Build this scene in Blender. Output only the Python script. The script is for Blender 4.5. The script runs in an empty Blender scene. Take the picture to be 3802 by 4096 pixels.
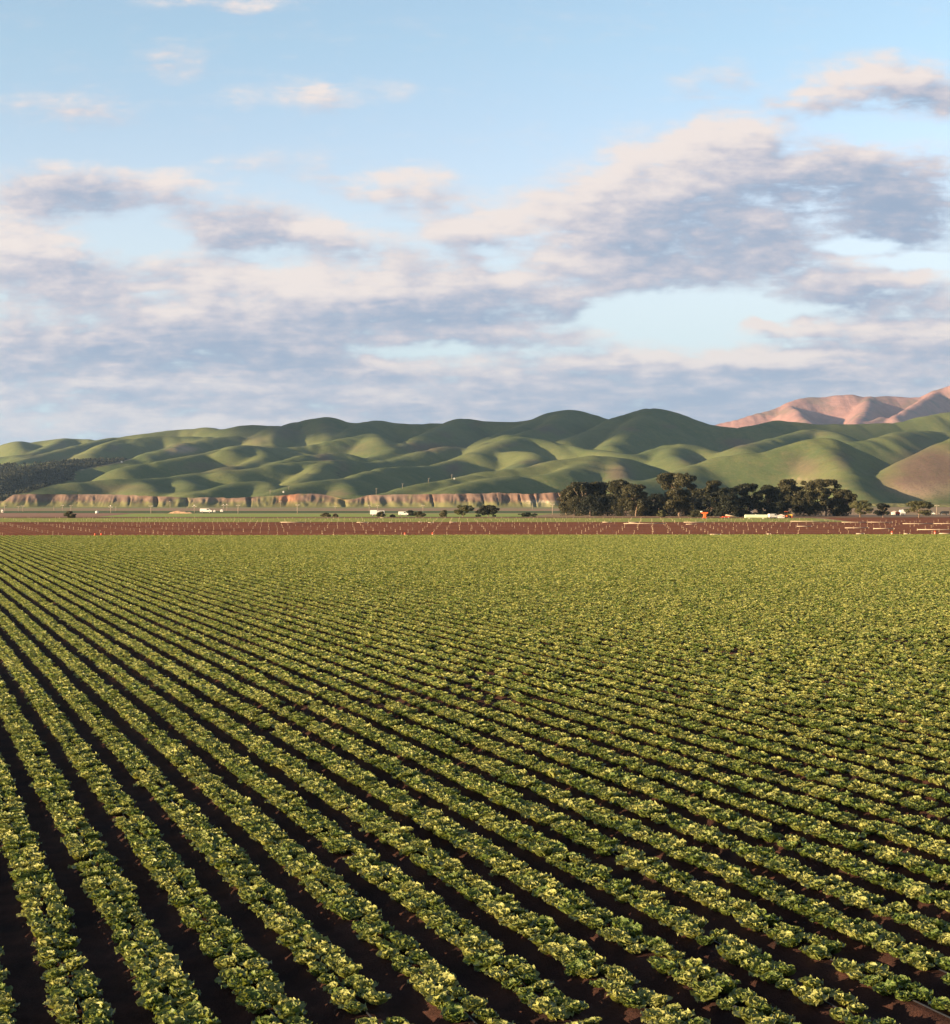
import bpy, math, random
import numpy as np
from mathutils import Vector, Matrix, noise as mnoise

R = math.radians
SC = bpy.context.scene
COL = SC.collection
rnd = random.Random(7)

# ------------------------------------------------------------------ camera
F = 1560.0                 # focal length in pixels of the 950 wide picture
CAMH = 5.91
cd = bpy.data.cameras.new("camera"); cam = bpy.data.objects.new("camera", cd); COL.objects.link(cam)
cd.sensor_width = 36.0; cd.lens = F / 1024 * 36.0
cd.clip_start = 0.1; cd.clip_end = 30000.0
cam.location = (0, 0, CAMH)
cam.rotation_euler = (R(90) - math.atan(10 / F), 0, 0)
SC.camera = cam

# ------------------------------------------------------------------ light
EXPOSURE = 1.8
SUN_EL, SUN_BACK = 8.0, 25.0      # elevation; how far behind the camera's own plane, from the left
SUN_STRENGTH = 5.0
SUN_COL = (1.0, 0.74, 0.44)
SKY_STRENGTH = 0.08
SC.view_settings.view_transform = 'Standard'
SC.view_settings.look = 'None'
SC.view_settings.exposure = EXPOSURE
SC.view_settings.gamma = 1.0
SC.view_settings.use_curve_mapping = False
sunv = Vector((-math.cos(R(SUN_EL)) * math.cos(R(SUN_BACK)), -math.cos(R(SUN_EL)) * math.sin(R(SUN_BACK)), math.sin(R(SUN_EL))))
sd = bpy.data.lights.new("sun", 'SUN'); sd.energy = SUN_STRENGTH; sd.angle = R(0.5); sd.color = SUN_COL
so = bpy.data.objects.new("sun", sd); COL.objects.link(so); so.location = (-200, -100, 200)
so.rotation_euler = sunv.to_track_quat('Z', 'Y').to_euler()

# ------------------------------------------------------------------ node helpers
class NT:
    def __init__(s, tree): s.t = tree; s.n = tree.nodes; s.l = tree.links
    def node(s, typ, **kw):
        n = s.n.new(typ)
        for k, v in kw.items(): setattr(n, k, v)
        return n
    def put(s, sock, v):
        if v is None: return
        if hasattr(v, 'is_linked') or isinstance(v, bpy.types.NodeSocket): s.l.new(v, sock)
        else: sock.default_value = v
    def math(s, op, a, b=None, c=None, clamp=False):
        n = s.node('ShaderNodeMath', operation=op); n.use_clamp = clamp
        s.put(n.inputs[0], a); s.put(n.inputs[1], b); s.put(n.inputs[2], c)
        return n.outputs[0]
    def vec(s, op, a, b=None, c=None):
        n = s.node('ShaderNodeVectorMath', operation=op)
        s.put(n.inputs[0], a); s.put(n.inputs[1], b); s.put(n.inputs[2], c)
        return n.outputs['Value'] if op in ('LENGTH', 'DOT_PRODUCT', 'DISTANCE') else n.outputs[0]
    def xyz(s, x, y, z):
        n = s.node('ShaderNodeCombineXYZ'); s.put(n.inputs[0], x); s.put(n.inputs[1], y); s.put(n.inputs[2], z); return n.outputs[0]
    def sep(s, v):
        n = s.node('ShaderNodeSeparateXYZ'); s.put(n.inputs[0], v); return n.outputs
    def noise(s, v, scale, detail=4.0, rough=0.5, dist=0.0, out='Fac', lac=2.0):
        n = s.node('ShaderNodeTexNoise'); s.put(n.inputs['Vector'], v)
        n.inputs['Scale'].default_value = scale; n.inputs['Detail'].default_value = detail
        n.inputs['Roughness'].default_value = rough; n.inputs['Distortion'].default_value = dist
        n.inputs['Lacunarity'].default_value = lac
        return n.outputs[out]
    def ramp(s, v, a, b, lo=0.0, hi=1.0, smooth=True):
        n = s.node('ShaderNodeMapRange'); n.interpolation_type = 'SMOOTHSTEP' if smooth else 'LINEAR'; n.clamp = True
        s.put(n.inputs[0], v); s.put(n.inputs[1], a); s.put(n.inputs[2], b); s.put(n.inputs[3], lo); s.put(n.inputs[4], hi)
        return n.outputs[0]
    def mix(s, f, a, b, mode='MIX'):
        n = s.node('ShaderNodeMix', data_type='RGBA', blend_type=mode); n.clamp_factor = True
        s.put(n.inputs[0], f)
        s.put(n.inputs[6], a if not isinstance(a, tuple) else (*a, 1)); s.put(n.inputs[7], b if not isinstance(b, tuple) else (*b, 1))
        return n.outputs[2]

# ------------------------------------------------------------------ sky: Nishita with procedural cloud layers
W = bpy.data.worlds.new("World"); SC.world = W; W.use_nodes = True
W.node_tree.nodes.clear()
w = NT(W.node_tree)
# clouds in the direction plane ahead (+Y): (x, y, rx, ry, weight), x/y in 1/3035 of a unit, y up from the horizon
HZ = 976
BL = [(1700,160,135,52,.85),(1570,205,85,26,.6),(1820,190,60,40,.5),
      (1430,255,95,40,.75),(1330,310,140,60,.75),(1230,370,170,62,.6),(1060,420,210,52,.75),(900,440,80,30,.5),(1480,370,300,85,.6),(1330,480,270,62,.7),
      (1660,320,190,42,.6),(1770,420,130,75,.8),(1120,545,230,50,.65),
      (790,365,115,40,.75),(660,455,70,32,.65),(640,350,60,20,.4),
      (180,372,260,46,.85),(480,440,130,42,.8),(40,465,120,52,.8),
      (130,540,300,62,.85),(430,600,210,62,.75),(680,580,280,75,.55),(930,600,270,55,.6),(250,680,450,50,.6),(60,650,160,60,.4),
      (1720,570,190,42,.8),(1640,645,250,20,.55),(1760,670,170,32,.5),(1470,632,50,12,.8),
      (924,745,1500,60,.62),(924,800,1500,60,.5),(1300,715,500,30,.3),(350,700,420,40,.5),(1500,770,500,60,.45),(500,640,420,60,.4),(700,500,330,60,.45),(1500,520,260,50,.5),
      (350,118,80,40,.30),(620,185,80,34,.46),(150,212,140,38,.42),(520,312,150,24,.30),(440,2,150,18,.5),(470,195,90,26,.25),(1380,165,80,48,.28),(770,178,60,20,.24),
      (1330,610,205,31,-.85),(1000,655,220,22,.45),(1740,640,210,40,.5),(1450,690,420,22,.45),(310,573,75,22,-.8),(300,462,110,24,-.5),(540,505,60,30,-.4),(760,680,130,14,-.5),(1660,478,80,16,-.7),(1790,512,90,16,-.6),(980,520,50,20,-.5),
      (250,290,260,22,-.3),(700,850,1400,44,.62)]
BL2 = [(1250,320,190,90,.75),(1000,430,190,62,.7),(790,350,130,45,.65),(480,560,240,60,.55),(60,465,170,52,.65),(660,450,90,34,.6),(1640,150,170,50,.6),(1130,520,120,44,.4),(740,755,150,26,.5),(1330,690,110,16,.5),(380,360,120,36,.5),(700,560,160,50,.3),(1420,250,110,34,.6),(1500,650,240,26,.3),(560,180,300,60,.4),(350,822,420,30,.5),(430,745,230,20,.5),(180,612,200,28,.35),(160,745,160,14,.35),(1560,705,260,12,.35),(900,690,300,10,.4),(1080,640,160,12,.4),
       (1440,410,330,80,-.6),(1300,500,280,50,-.55),(1760,430,170,100,-.6),(150,375,190,44,-.55),(310,520,200,44,-.55),(230,660,420,70,-.4),(560,720,320,50,-.35),(920,610,300,46,-.5),(1680,325,180,44,-.45),(470,435,110,44,-.5),(1650,590,230,40,-.5),(1300,745,600,40,-.3),(1250,800,600,40,-.45),(1780,195,110,34,-.4),(660,620,200,40,-.3)]
def cloud_group():
    g = bpy.data.node_groups.new("cloud_cover", 'ShaderNodeTree')
    g.interface.new_socket("P", in_out='INPUT', socket_type='NodeSocketVector')
    g.interface.new_socket("D", in_out='OUTPUT', socket_type='NodeSocketFloat')
    g.interface.new_socket("S", in_out='OUTPUT', socket_type='NodeSocketFloat')
    g.interface.new_socket("N", in_out='OUTPUT', socket_type='NodeSocketFloat')
    t = NT(g); gi = t.node('NodeGroupInput'); go = t.node('NodeGroupOutput')
    p = gi.outputs[0]
    wn = t.vec('SUBTRACT', t.noise(p, 0.0085, 3, .55, out='Color'), (.5, .5, .5))
    pw = t.vec('MULTIPLY_ADD', wn, (150, 62, 0), p)
    acc = None
    for (x, y, rx, ry, wt) in BL:
        q = t.vec('MULTIPLY_ADD', pw, (1 / rx, 1 / ry, 0), (-x / rx, -(HZ - y) / ry, 0))
        v = t.ramp(t.vec('LENGTH', q), 1.55, 0.25, 0.0, wt)
        acc = v if acc is None else t.math('ADD', acc, v)
    acc = t.math('MINIMUM', acc, 1.0)
    n0 = t.noise(t.vec('MULTIPLY', p, (.6, 1.3, 0)), 0.0105, 2, .5, .2)
    n1 = t.noise(t.vec('MULTIPLY', p, (.62, 1.35, 0)), 0.030, 9, .62, .25)
    n2 = t.noise(t.vec('MULTIPLY', p, (.30, 1.9, 0)), 0.026, 8, .62, .4)
    sm = t.math('ADD', acc, t.math('MULTIPLY_ADD', n0, 1.25, -.625))
    t.l.new(t.math('ADD', sm, t.math('MULTIPLY_ADD', n1, 1.25, -.625)), go.inputs[1])
    nz = t.math('ADD', t.math('MULTIPLY_ADD', n1, 1.5, -.75), t.math('MULTIPLY_ADD', n2, 1.2, -.6))
    nz = t.math('ADD', nz, t.math('MULTIPLY_ADD', n0, 1.25, -.625))
    s = t.math('ADD', acc, t.math('MULTIPLY', nz, t.ramp(acc, -.1, .6, .30, .95)))
    t.l.new(n2, go.inputs[2])
    t.l.new(s, go.inputs[0])
    return g
CG = cloud_group()
tc = w.node('ShaderNodeTexCoord')
D3 = w.sep(tc.outputs['Generated'])
ay = w.math('MAXIMUM', w.math('ABSOLUTE', D3[1]), .08)
U = w.math('MULTIPLY_ADD', w.math('DIVIDE', D3[0], ay), 3035.0, 924.0)
V = w.math('MULTIPLY', w.math('DIVIDE', D3[2], ay), 3035.0)
P = w.xyz(U, V, 0.0)
def cover(off):
    n = w.node('ShaderNodeGroup'); n.node_tree = CG
    w.put(n.inputs[0], w.vec('ADD', P, off)); return n.outputs
d0, s0, f0 = cover((0, 0, 0)); d1, s1, f1 = cover((-24, 26, 0))
alpha = w.math('MULTIPLY', w.ramp(d0, -.04, .86), w.ramp(V, -20, 40, .6, 1.0))
lit = w.math('MULTIPLY_ADD', w.math('SUBTRACT', s0, s1), .62, .49)
lit = w.math('ADD', lit, w.math('MULTIPLY', w.math('SUBTRACT', f0, .5), w.ramp(V, 420, 250, .7, 1.35)))
tone = None
Pw = w.vec('MULTIPLY_ADD', w.vec('SUBTRACT', w.noise(P, 0.012, 3, .55, out='Color'), (.5, .5, .5)), (120, 60, 0), P)
for (x, y, rx, ry, wt) in BL2:
    q = w.vec('MULTIPLY_ADD', Pw, (1 / rx, 1 / ry, 0), (-x / rx, -(HZ - y) / ry, 0))
    v = w.ramp(w.vec('LENGTH', q), 1.5, .1, 0, wt); tone = v if tone is None else w.math('ADD', tone, v)
lit = w.math('ADD', lit, w.math('MULTIPLY', tone, .50))
lit = w.math('ADD', lit, w.ramp(d0, .75, .15, 0, .16))
lit = w.math('SUBTRACT', lit, w.ramp(V, 420, 250, 0, .08))
lit = w.ramp(lit, -.12, 1.08)
K = 2 ** -EXPOSURE
def kc(r, g, b): return (r * K, g * K, b * K)
cc = w.mix(w.ramp(lit, 0, .5, smooth=False), kc(.335, .425, .575), kc(.62, .60, .665))
cc = w.mix(w.ramp(lit, .5, 1, smooth=False), cc, kc(.92, .815, .765))
hz = w.ramp(V, 330, 20)
cc = w.mix(w.math('MULTIPLY', hz, .5), cc, kc(.50, .58, .69))
sky = w.node('ShaderNodeTexSky', sky_type='NISHITA'); sky.sun_disc = False
sky.sun_elevation = R(SUN_EL); sky.sun_rotation = math.atan2(sunv.x, sunv.y)
sky.altitude = 20; sky.air_density = 1.0; sky.dust_density = 0.6; sky.ozone_density = 1.5
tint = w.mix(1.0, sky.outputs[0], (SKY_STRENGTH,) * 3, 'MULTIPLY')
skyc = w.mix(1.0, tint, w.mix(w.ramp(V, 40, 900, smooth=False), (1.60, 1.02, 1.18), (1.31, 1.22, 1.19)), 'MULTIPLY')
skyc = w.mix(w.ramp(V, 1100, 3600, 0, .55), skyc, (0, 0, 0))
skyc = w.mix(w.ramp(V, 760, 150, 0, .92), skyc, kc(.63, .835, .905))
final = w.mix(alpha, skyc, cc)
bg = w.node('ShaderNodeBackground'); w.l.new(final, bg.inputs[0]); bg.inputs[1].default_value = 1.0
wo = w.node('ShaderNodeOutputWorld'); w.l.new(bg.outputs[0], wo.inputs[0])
W.cycles.sampling_method = 'MANUAL'; W.cycles.sample_map_resolution = 512

# ------------------------------------------------------------------ materials
def mat(name):
    m = bpy.data.materials.new(name); m.use_nodes = True
    t = NT(m.node_tree); b = t.n['Principled BSDF']; b.inputs['Specular IOR Level'].default_value = .25
    return m, t, b
def plain(name, col, rough=.7, metal=0.0, var=.25, scale=3.0):
    m, t, b = mat(name)
    co = t.node('ShaderNodeTexCoord').outputs['Object']
    f = t.noise(co, scale, 4, .6)
    c = t.mix(t.ramp(f, .3, .7), tuple(x * (1 - var) for x in col), tuple(min(1, x * (1 + var)) for x in col))
    t.l.new(c, b.inputs['Base Color']); b.inputs['Roughness'].default_value = rough; b.inputs['Metallic'].default_value = metal
    return m
def foliage(name, dark, lite, transl=.35, rough=.5, scale=.35, spec=.25):
    m, t, b = mat(name)
    co = t.node('ShaderNodeTexCoord').outputs['Object']
    oi = t.node('ShaderNodeObjectInfo').outputs['Random']
    f = t.math('ADD', t.ramp(t.noise(co, scale, 3, .6), .3, .7), t.math('MULTIPLY_ADD', oi, .5, -.25))
    c = t.mix(f, dark, lite)
    t.l.new(c, b.inputs['Base Color']); b.inputs['Roughness'].default_value = rough; b.inputs['Specular IOR Level'].default_value = spec
    tr = t.node('ShaderNodeBsdfTranslucent'); t.l.new(t.mix(.3, c, tuple(min(1, 1.7 * x) for x in lite)), tr.inputs[0])
    mx = t.node('ShaderNodeMixShader'); mx.inputs[0].default_value = transl
    t.l.new(b.outputs[0], mx.inputs[1]); t.l.new(tr.outputs[0], mx.inputs[2])
    t.l.new(mx.outputs[0], t.n['Material Output'].inputs['Surface'])
    return m
def ground_mat(name, c1, c2, scale, c3=None, s3=None, rows=None, stretch=(1, 1, 1), bump=0.0, bscale=4.0, bdist=.05):
    m, t, b = mat(name)
    co = t.node('ShaderNodeTexCoord').outputs['Object']
    f = t.noise(t.vec('MULTIPLY', co, stretch), scale, 6, .6)
    c = t.mix(t.ramp(f, .3, .7), c1, c2)
    if c3: c = t.mix(t.ramp(t.noise(co, s3, 4, .55), .48, .68), c, c3)
    if rows:
        (sp, rc, amt) = rows
        x = t.sep(co); n = t.math('ADD', t.math('MULTIPLY', x[0], COS), t.math('MULTIPLY', x[1], SIN))
        s = t.math('SINE', t.math('MULTIPLY', n, 2 * math.pi / sp))
        s = t.math('ADD', s, t.math('MULTIPLY_ADD', t.noise(co, 1.2, 3, .6), 1.2, -.6))
        c = t.mix(t.math('MULTIPLY', t.ramp(s, -.2, .8), amt), c, rc)
    t.l.new(c, b.inputs['Base Color']); b.inputs['Roughness'].default_value = .95; b.inputs['Specular IOR Level'].default_value = .08
    if bump:
        bn = t.node('ShaderNodeBump'); bn.inputs['Strength'].default_value = bump; bn.inputs['Distance'].default_value = bdist
        t.l.new(t.noise(co, bscale, 6, .65), bn.inputs['Height']); t.l.new(bn.outputs[0], b.inputs['Normal'])
    return m

THETA = math.atan(583 / F); COS, SIN = math.cos(THETA), math.sin(THETA)
PXS = 950 / 3802
def wx(xs, Z): return (xs - 1901) * PXS / F * Z
def wz(ys, Z): return CAMH + (2008 - ys) * PXS / F * Z
def zg(ys): return CAMH * F / ((ys - 2008) * PXS)          # depth of the flat ground seen at a height in the photograph

# ------------------------------------------------------------------ mesh helpers
def tag(o, label=None, cat=None, group=None, kind=None):
    if label: o['label'] = label
    if cat: o['category'] = cat
    if group: o['group'] = group
    if kind: o['kind'] = kind
    return o
def npmesh(name, V, Fq, smooth=True):
    """V (n,3) array, Fq (m,4) or (m,3) array"""
    V = np.asarray(V, dtype=np.float32); Fq = np.asarray(Fq, dtype=np.int32)
    me = bpy.data.meshes.new(name); k = Fq.shape[1]
    me.vertices.add(len(V)); me.vertices.foreach_set('co', V.ravel())
    me.loops.add(Fq.size); me.loops.foreach_set('vertex_index', Fq.ravel())
    me.polygons.add(len(Fq)); me.polygons.foreach_set('loop_start', np.arange(len(Fq), dtype=np.int32) * k)
    me.polygons.foreach_set('use_smooth', np.full(len(Fq), smooth))
    me.update(calc_edges=True); me.validate()
    return me
def link(name, me, m=None, parent=None, loc=None):
    o = bpy.data.objects.new(name, me); COL.objects.link(o)
    if m is not None and not me.materials: me.materials.append(m)
    if parent is not None: o.parent = parent
    if loc is not None: o.location = loc
    return o
def empty(name, loc, rz=0.0):
    o = bpy.data.objects.new(name, None); COL.objects.link(o); o.location = loc; o.rotation_euler = (0, 0, rz); o.empty_display_size = .5
    return o
class MB:
    def __init__(s): s.v = []; s.f = []
    def add(s, vs, fs):
        k = len(s.v); s.v += [tuple(p) for p in vs]; s.f += [tuple(i + k for i in f) for f in fs]; return s
    def box(s, x0, x1, y0, y1, z0, z1, bev=0.0):
        if bev <= 0:
            vs = [(x, y, z) for z in (z0, z1) for y in (y0, y1) for x in (x0, x1)]
            return s.add(vs, [(0, 2, 3, 1), (4, 5, 7, 6), (0, 1, 5, 4), (1, 3, 7, 5), (3, 2, 6, 7), (2, 0, 4, 6)])
        b = bev; vs = []
        for z, i in ((z0, b), (z0 + b, 0), (z1 - b, 0), (z1, b)):
            for (x, y) in ((x0 + b, y0 + i), (x1 - b, y0 + i), (x1 - i, y0 + b), (x1 - i, y1 - b), (x1 - b, y1 - i), (x0 + b, y1 - i), (x0 + i, y1 - b), (x0 + i, y0 + b)): vs.append((x, y, z))
        fs = [tuple(range(7, -1, -1)), tuple(range(24, 32))]
        for k in range(3):
            for j in range(8): fs.append((k * 8 + j, k * 8 + (j + 1) % 8, k * 8 + 8 + (j + 1) % 8, k * 8 + 8 + j))
        return s.add(vs, fs)
    def tube(s, pts, rad, n=8, cap=True):
        pts = [Vector(p) for p in pts]; rad = rad if isinstance(rad, (list, tuple)) else [rad] * len(pts)
        vs = []; fs = []
        for i, p in enumerate(pts):
            a = pts[max(i - 1, 0)]; b = pts[min(i + 1, len(pts) - 1)]; t = (b - a).normalized()
            u = t.cross(Vector((0, 0, 1)) if abs(t.z) < .9 else Vector((1, 0, 0))).normalized(); v = t.cross(u)
            for j in range(n):
                an = 2 * math.pi * j / n; vs.append(p + (u * math.cos(an) + v * math.sin(an)) * rad[i])
        for i in range(len(pts) - 1):
            for j in range(n): fs.append((i * n + j, i * n + (j + 1) % n, (i + 1) * n + (j + 1) % n, (i + 1) * n + j))
        if cap: fs.append(tuple(range(n - 1, -1, -1))); fs.append(tuple((len(pts) - 1) * n + j for j in range(n)))
        return s.add(vs, fs)
    def lathe(s, prof, n=14, c=(0, 0, 0)):
        vs = []; fs = []
        for (r, z) in prof:
            for j in range(n): vs.append((c[0] + r * math.cos(2 * math.pi * j / n), c[1] + r * math.sin(2 * math.pi * j / n), c[2] + z))
        for i in range(len(prof) - 1):
            for j in range(n): fs.append((i * n + j, i * n + (j + 1) % n, (i + 1) * n + (j + 1) % n, (i + 1) * n + j))
        return s.add(vs, fs)
    def prism(s, poly, y0, y1):
        """poly in x,z extruded along y"""
        k = len(poly); vs = [(x, y0, z) for x, z in poly] + [(x, y1, z) for x, z in poly]
        fs = [tuple(range(k)), tuple(range(2 * k - 1, k - 1, -1))] + [(i, k + i, k + (i + 1) % k, (i + 1) % k) for i in range(k)]
        return s.add(vs, fs)
    def build(s, name, m, parent=None, smooth=False, loc=None):
        me = bpy.data.meshes.new(name); me.from_pydata(s.v, [], s.f); me.update()
        import bmesh
        bm = bmesh.new(); bm.from_mesh(me); bmesh.ops.recalc_face_normals(bm, faces=bm.faces); bm.to_mesh(me); bm.free()
        if smooth:
            for p in me.polygons: p.use_smooth = True
        return link(name, me, m, parent, loc)
def grid_faces(nu, nv):
    i = np.arange(nu - 1)[:, None] * nv + np.arange(nv - 1)[None, :]
    return np.stack([i, i + nv, i + nv + 1, i + 1], -1).reshape(-1, 4)

def vnoise(x, y, seed=0):
    """smooth value noise on arrays"""
    xi = np.floor(x).astype(np.int64); yi = np.floor(y).astype(np.int64); xf = x - xi; yf = y - yi
    def h(a, b):
        n = (a * 374761393 + b * 668265263 + seed * 974711) & 0x7fffffff
        n = ((n ^ (n >> 13)) * 1274126177) & 0x7fffffff
        return ((n ^ (n >> 16)) & 0xffff) / 65535.0
    u = xf * xf * (3 - 2 * xf); v = yf * yf * (3 - 2 * yf)
    a = h(xi, yi); b = h(xi + 1, yi); c = h(xi, yi + 1); d = h(xi + 1, yi + 1)
    return (a * (1 - u) + b * u) * (1 - v) + (c * (1 - u) + d * u) * v
def fbm(x, y, oct=4, seed=0):
    s = 0; a = .5
    for k in range(oct): s = s + a * (vnoise(x, y, seed + k * 17) - .5); x = x * 2.03; y = y * 2.03; a *= .5
    return s

# ------------------------------------------------------------------ ground and fields
M_GROUND = ground_mat("dry_ground", (.30, .19, .115), (.38, .26, .16), .012, (.24, .22, .10), .01, stretch=(.25, 1.6, 1), bump=.5, bscale=.4, bdist=.3)
def sheet(name, poly, z, m):
    me = bpy.data.meshes.new(name); me.from_pydata([(x, y, z) for x, y in poly], [], [tuple(range(len(poly)))]); me.update()
    return tag(link(name, me, m), kind='structure')
sheet("ground", [(-4400, -45), (4400, -45), (4400, 10400), (-4400, 10400)], -.06, M_GROUND)
def edge(X): return 271 + .055 * X
M_PLOUGH = ground_mat("ploughed_soil", (.185, .060, .024), (.25, .090, .041), .12, (.16, .048, .021), .03, rows=(2.03, (.13, .040, .018), .4), bump=.8, bscale=1.4, bdist=.25)
sheet("ploughed_field", [(-330, edge(-330) + 1.0), (330, edge(330) + 1.0), (330, 640), (130, 585), (112, 460), (-330, 460)], -.02, M_PLOUGH)
M_YOUNG = ground_mat("young_crop", (.26, .27, .06), (.34, .35, .085), .1, rows=(2.03, (.17, .17, .05), .4), bump=.6, bscale=1.5, bdist=.3)
sheet("young_crop_field", [(-330, 462), (111, 462), (124, 572), (-330, 572)], -.01, M_YOUNG)
M_BANK = ground_mat("dirt_bank", (.16, .085, .05), (.23, .13, .075), .06, (.30, .20, .11), .04, bump=.6, bscale=.8, bdist=.3)
sheet("dirt_track", [(-340, 574), (124, 574), (140, 596), (340, 640), (340, 655), (150, 618), (-340, 618)], -.012, M_BANK)
M_LITE = ground_mat("light_crop", (.24, .29, .07), (.31, .36, .10), .02, stretch=(.3, 1.5, 1))
sheet("light_crop_field", [(-150, 620), (20, 620), (40, 800), (-175, 800)], -.01, M_LITE)
M_PINK = ground_mat("bare_soil", (.27, .15, .10), (.34, .20, .135), .02, stretch=(.2, 1.5, 1))
sheet("bare_field", [(-420, 620), (-152, 620), (-177, 800), (-100, 836), (-480, 836)], -.011, M_PINK)
M_DARK = ground_mat("dark_crop", (.05, .085, .03), (.085, .13, .045), .03, rows=(9, (.16, .16, .07), .5), stretch=(.2, 1.5, 1))
sheet("dark_crop_field", [(-265, 838), (60, 838), (75, 1040), (-320, 1040)], -.009, M_DARK)
M_PALE = ground_mat("pale_grass", (.20, .22, .085), (.27, .27, .11), .01, (.32, .24, .13), .006, stretch=(.3, 1.5, 1))
sheet("grass_strip", [(-760, 1480), (400, 1480), (420, 1810), (-900, 1810)], -.01, M_PALE)

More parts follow.
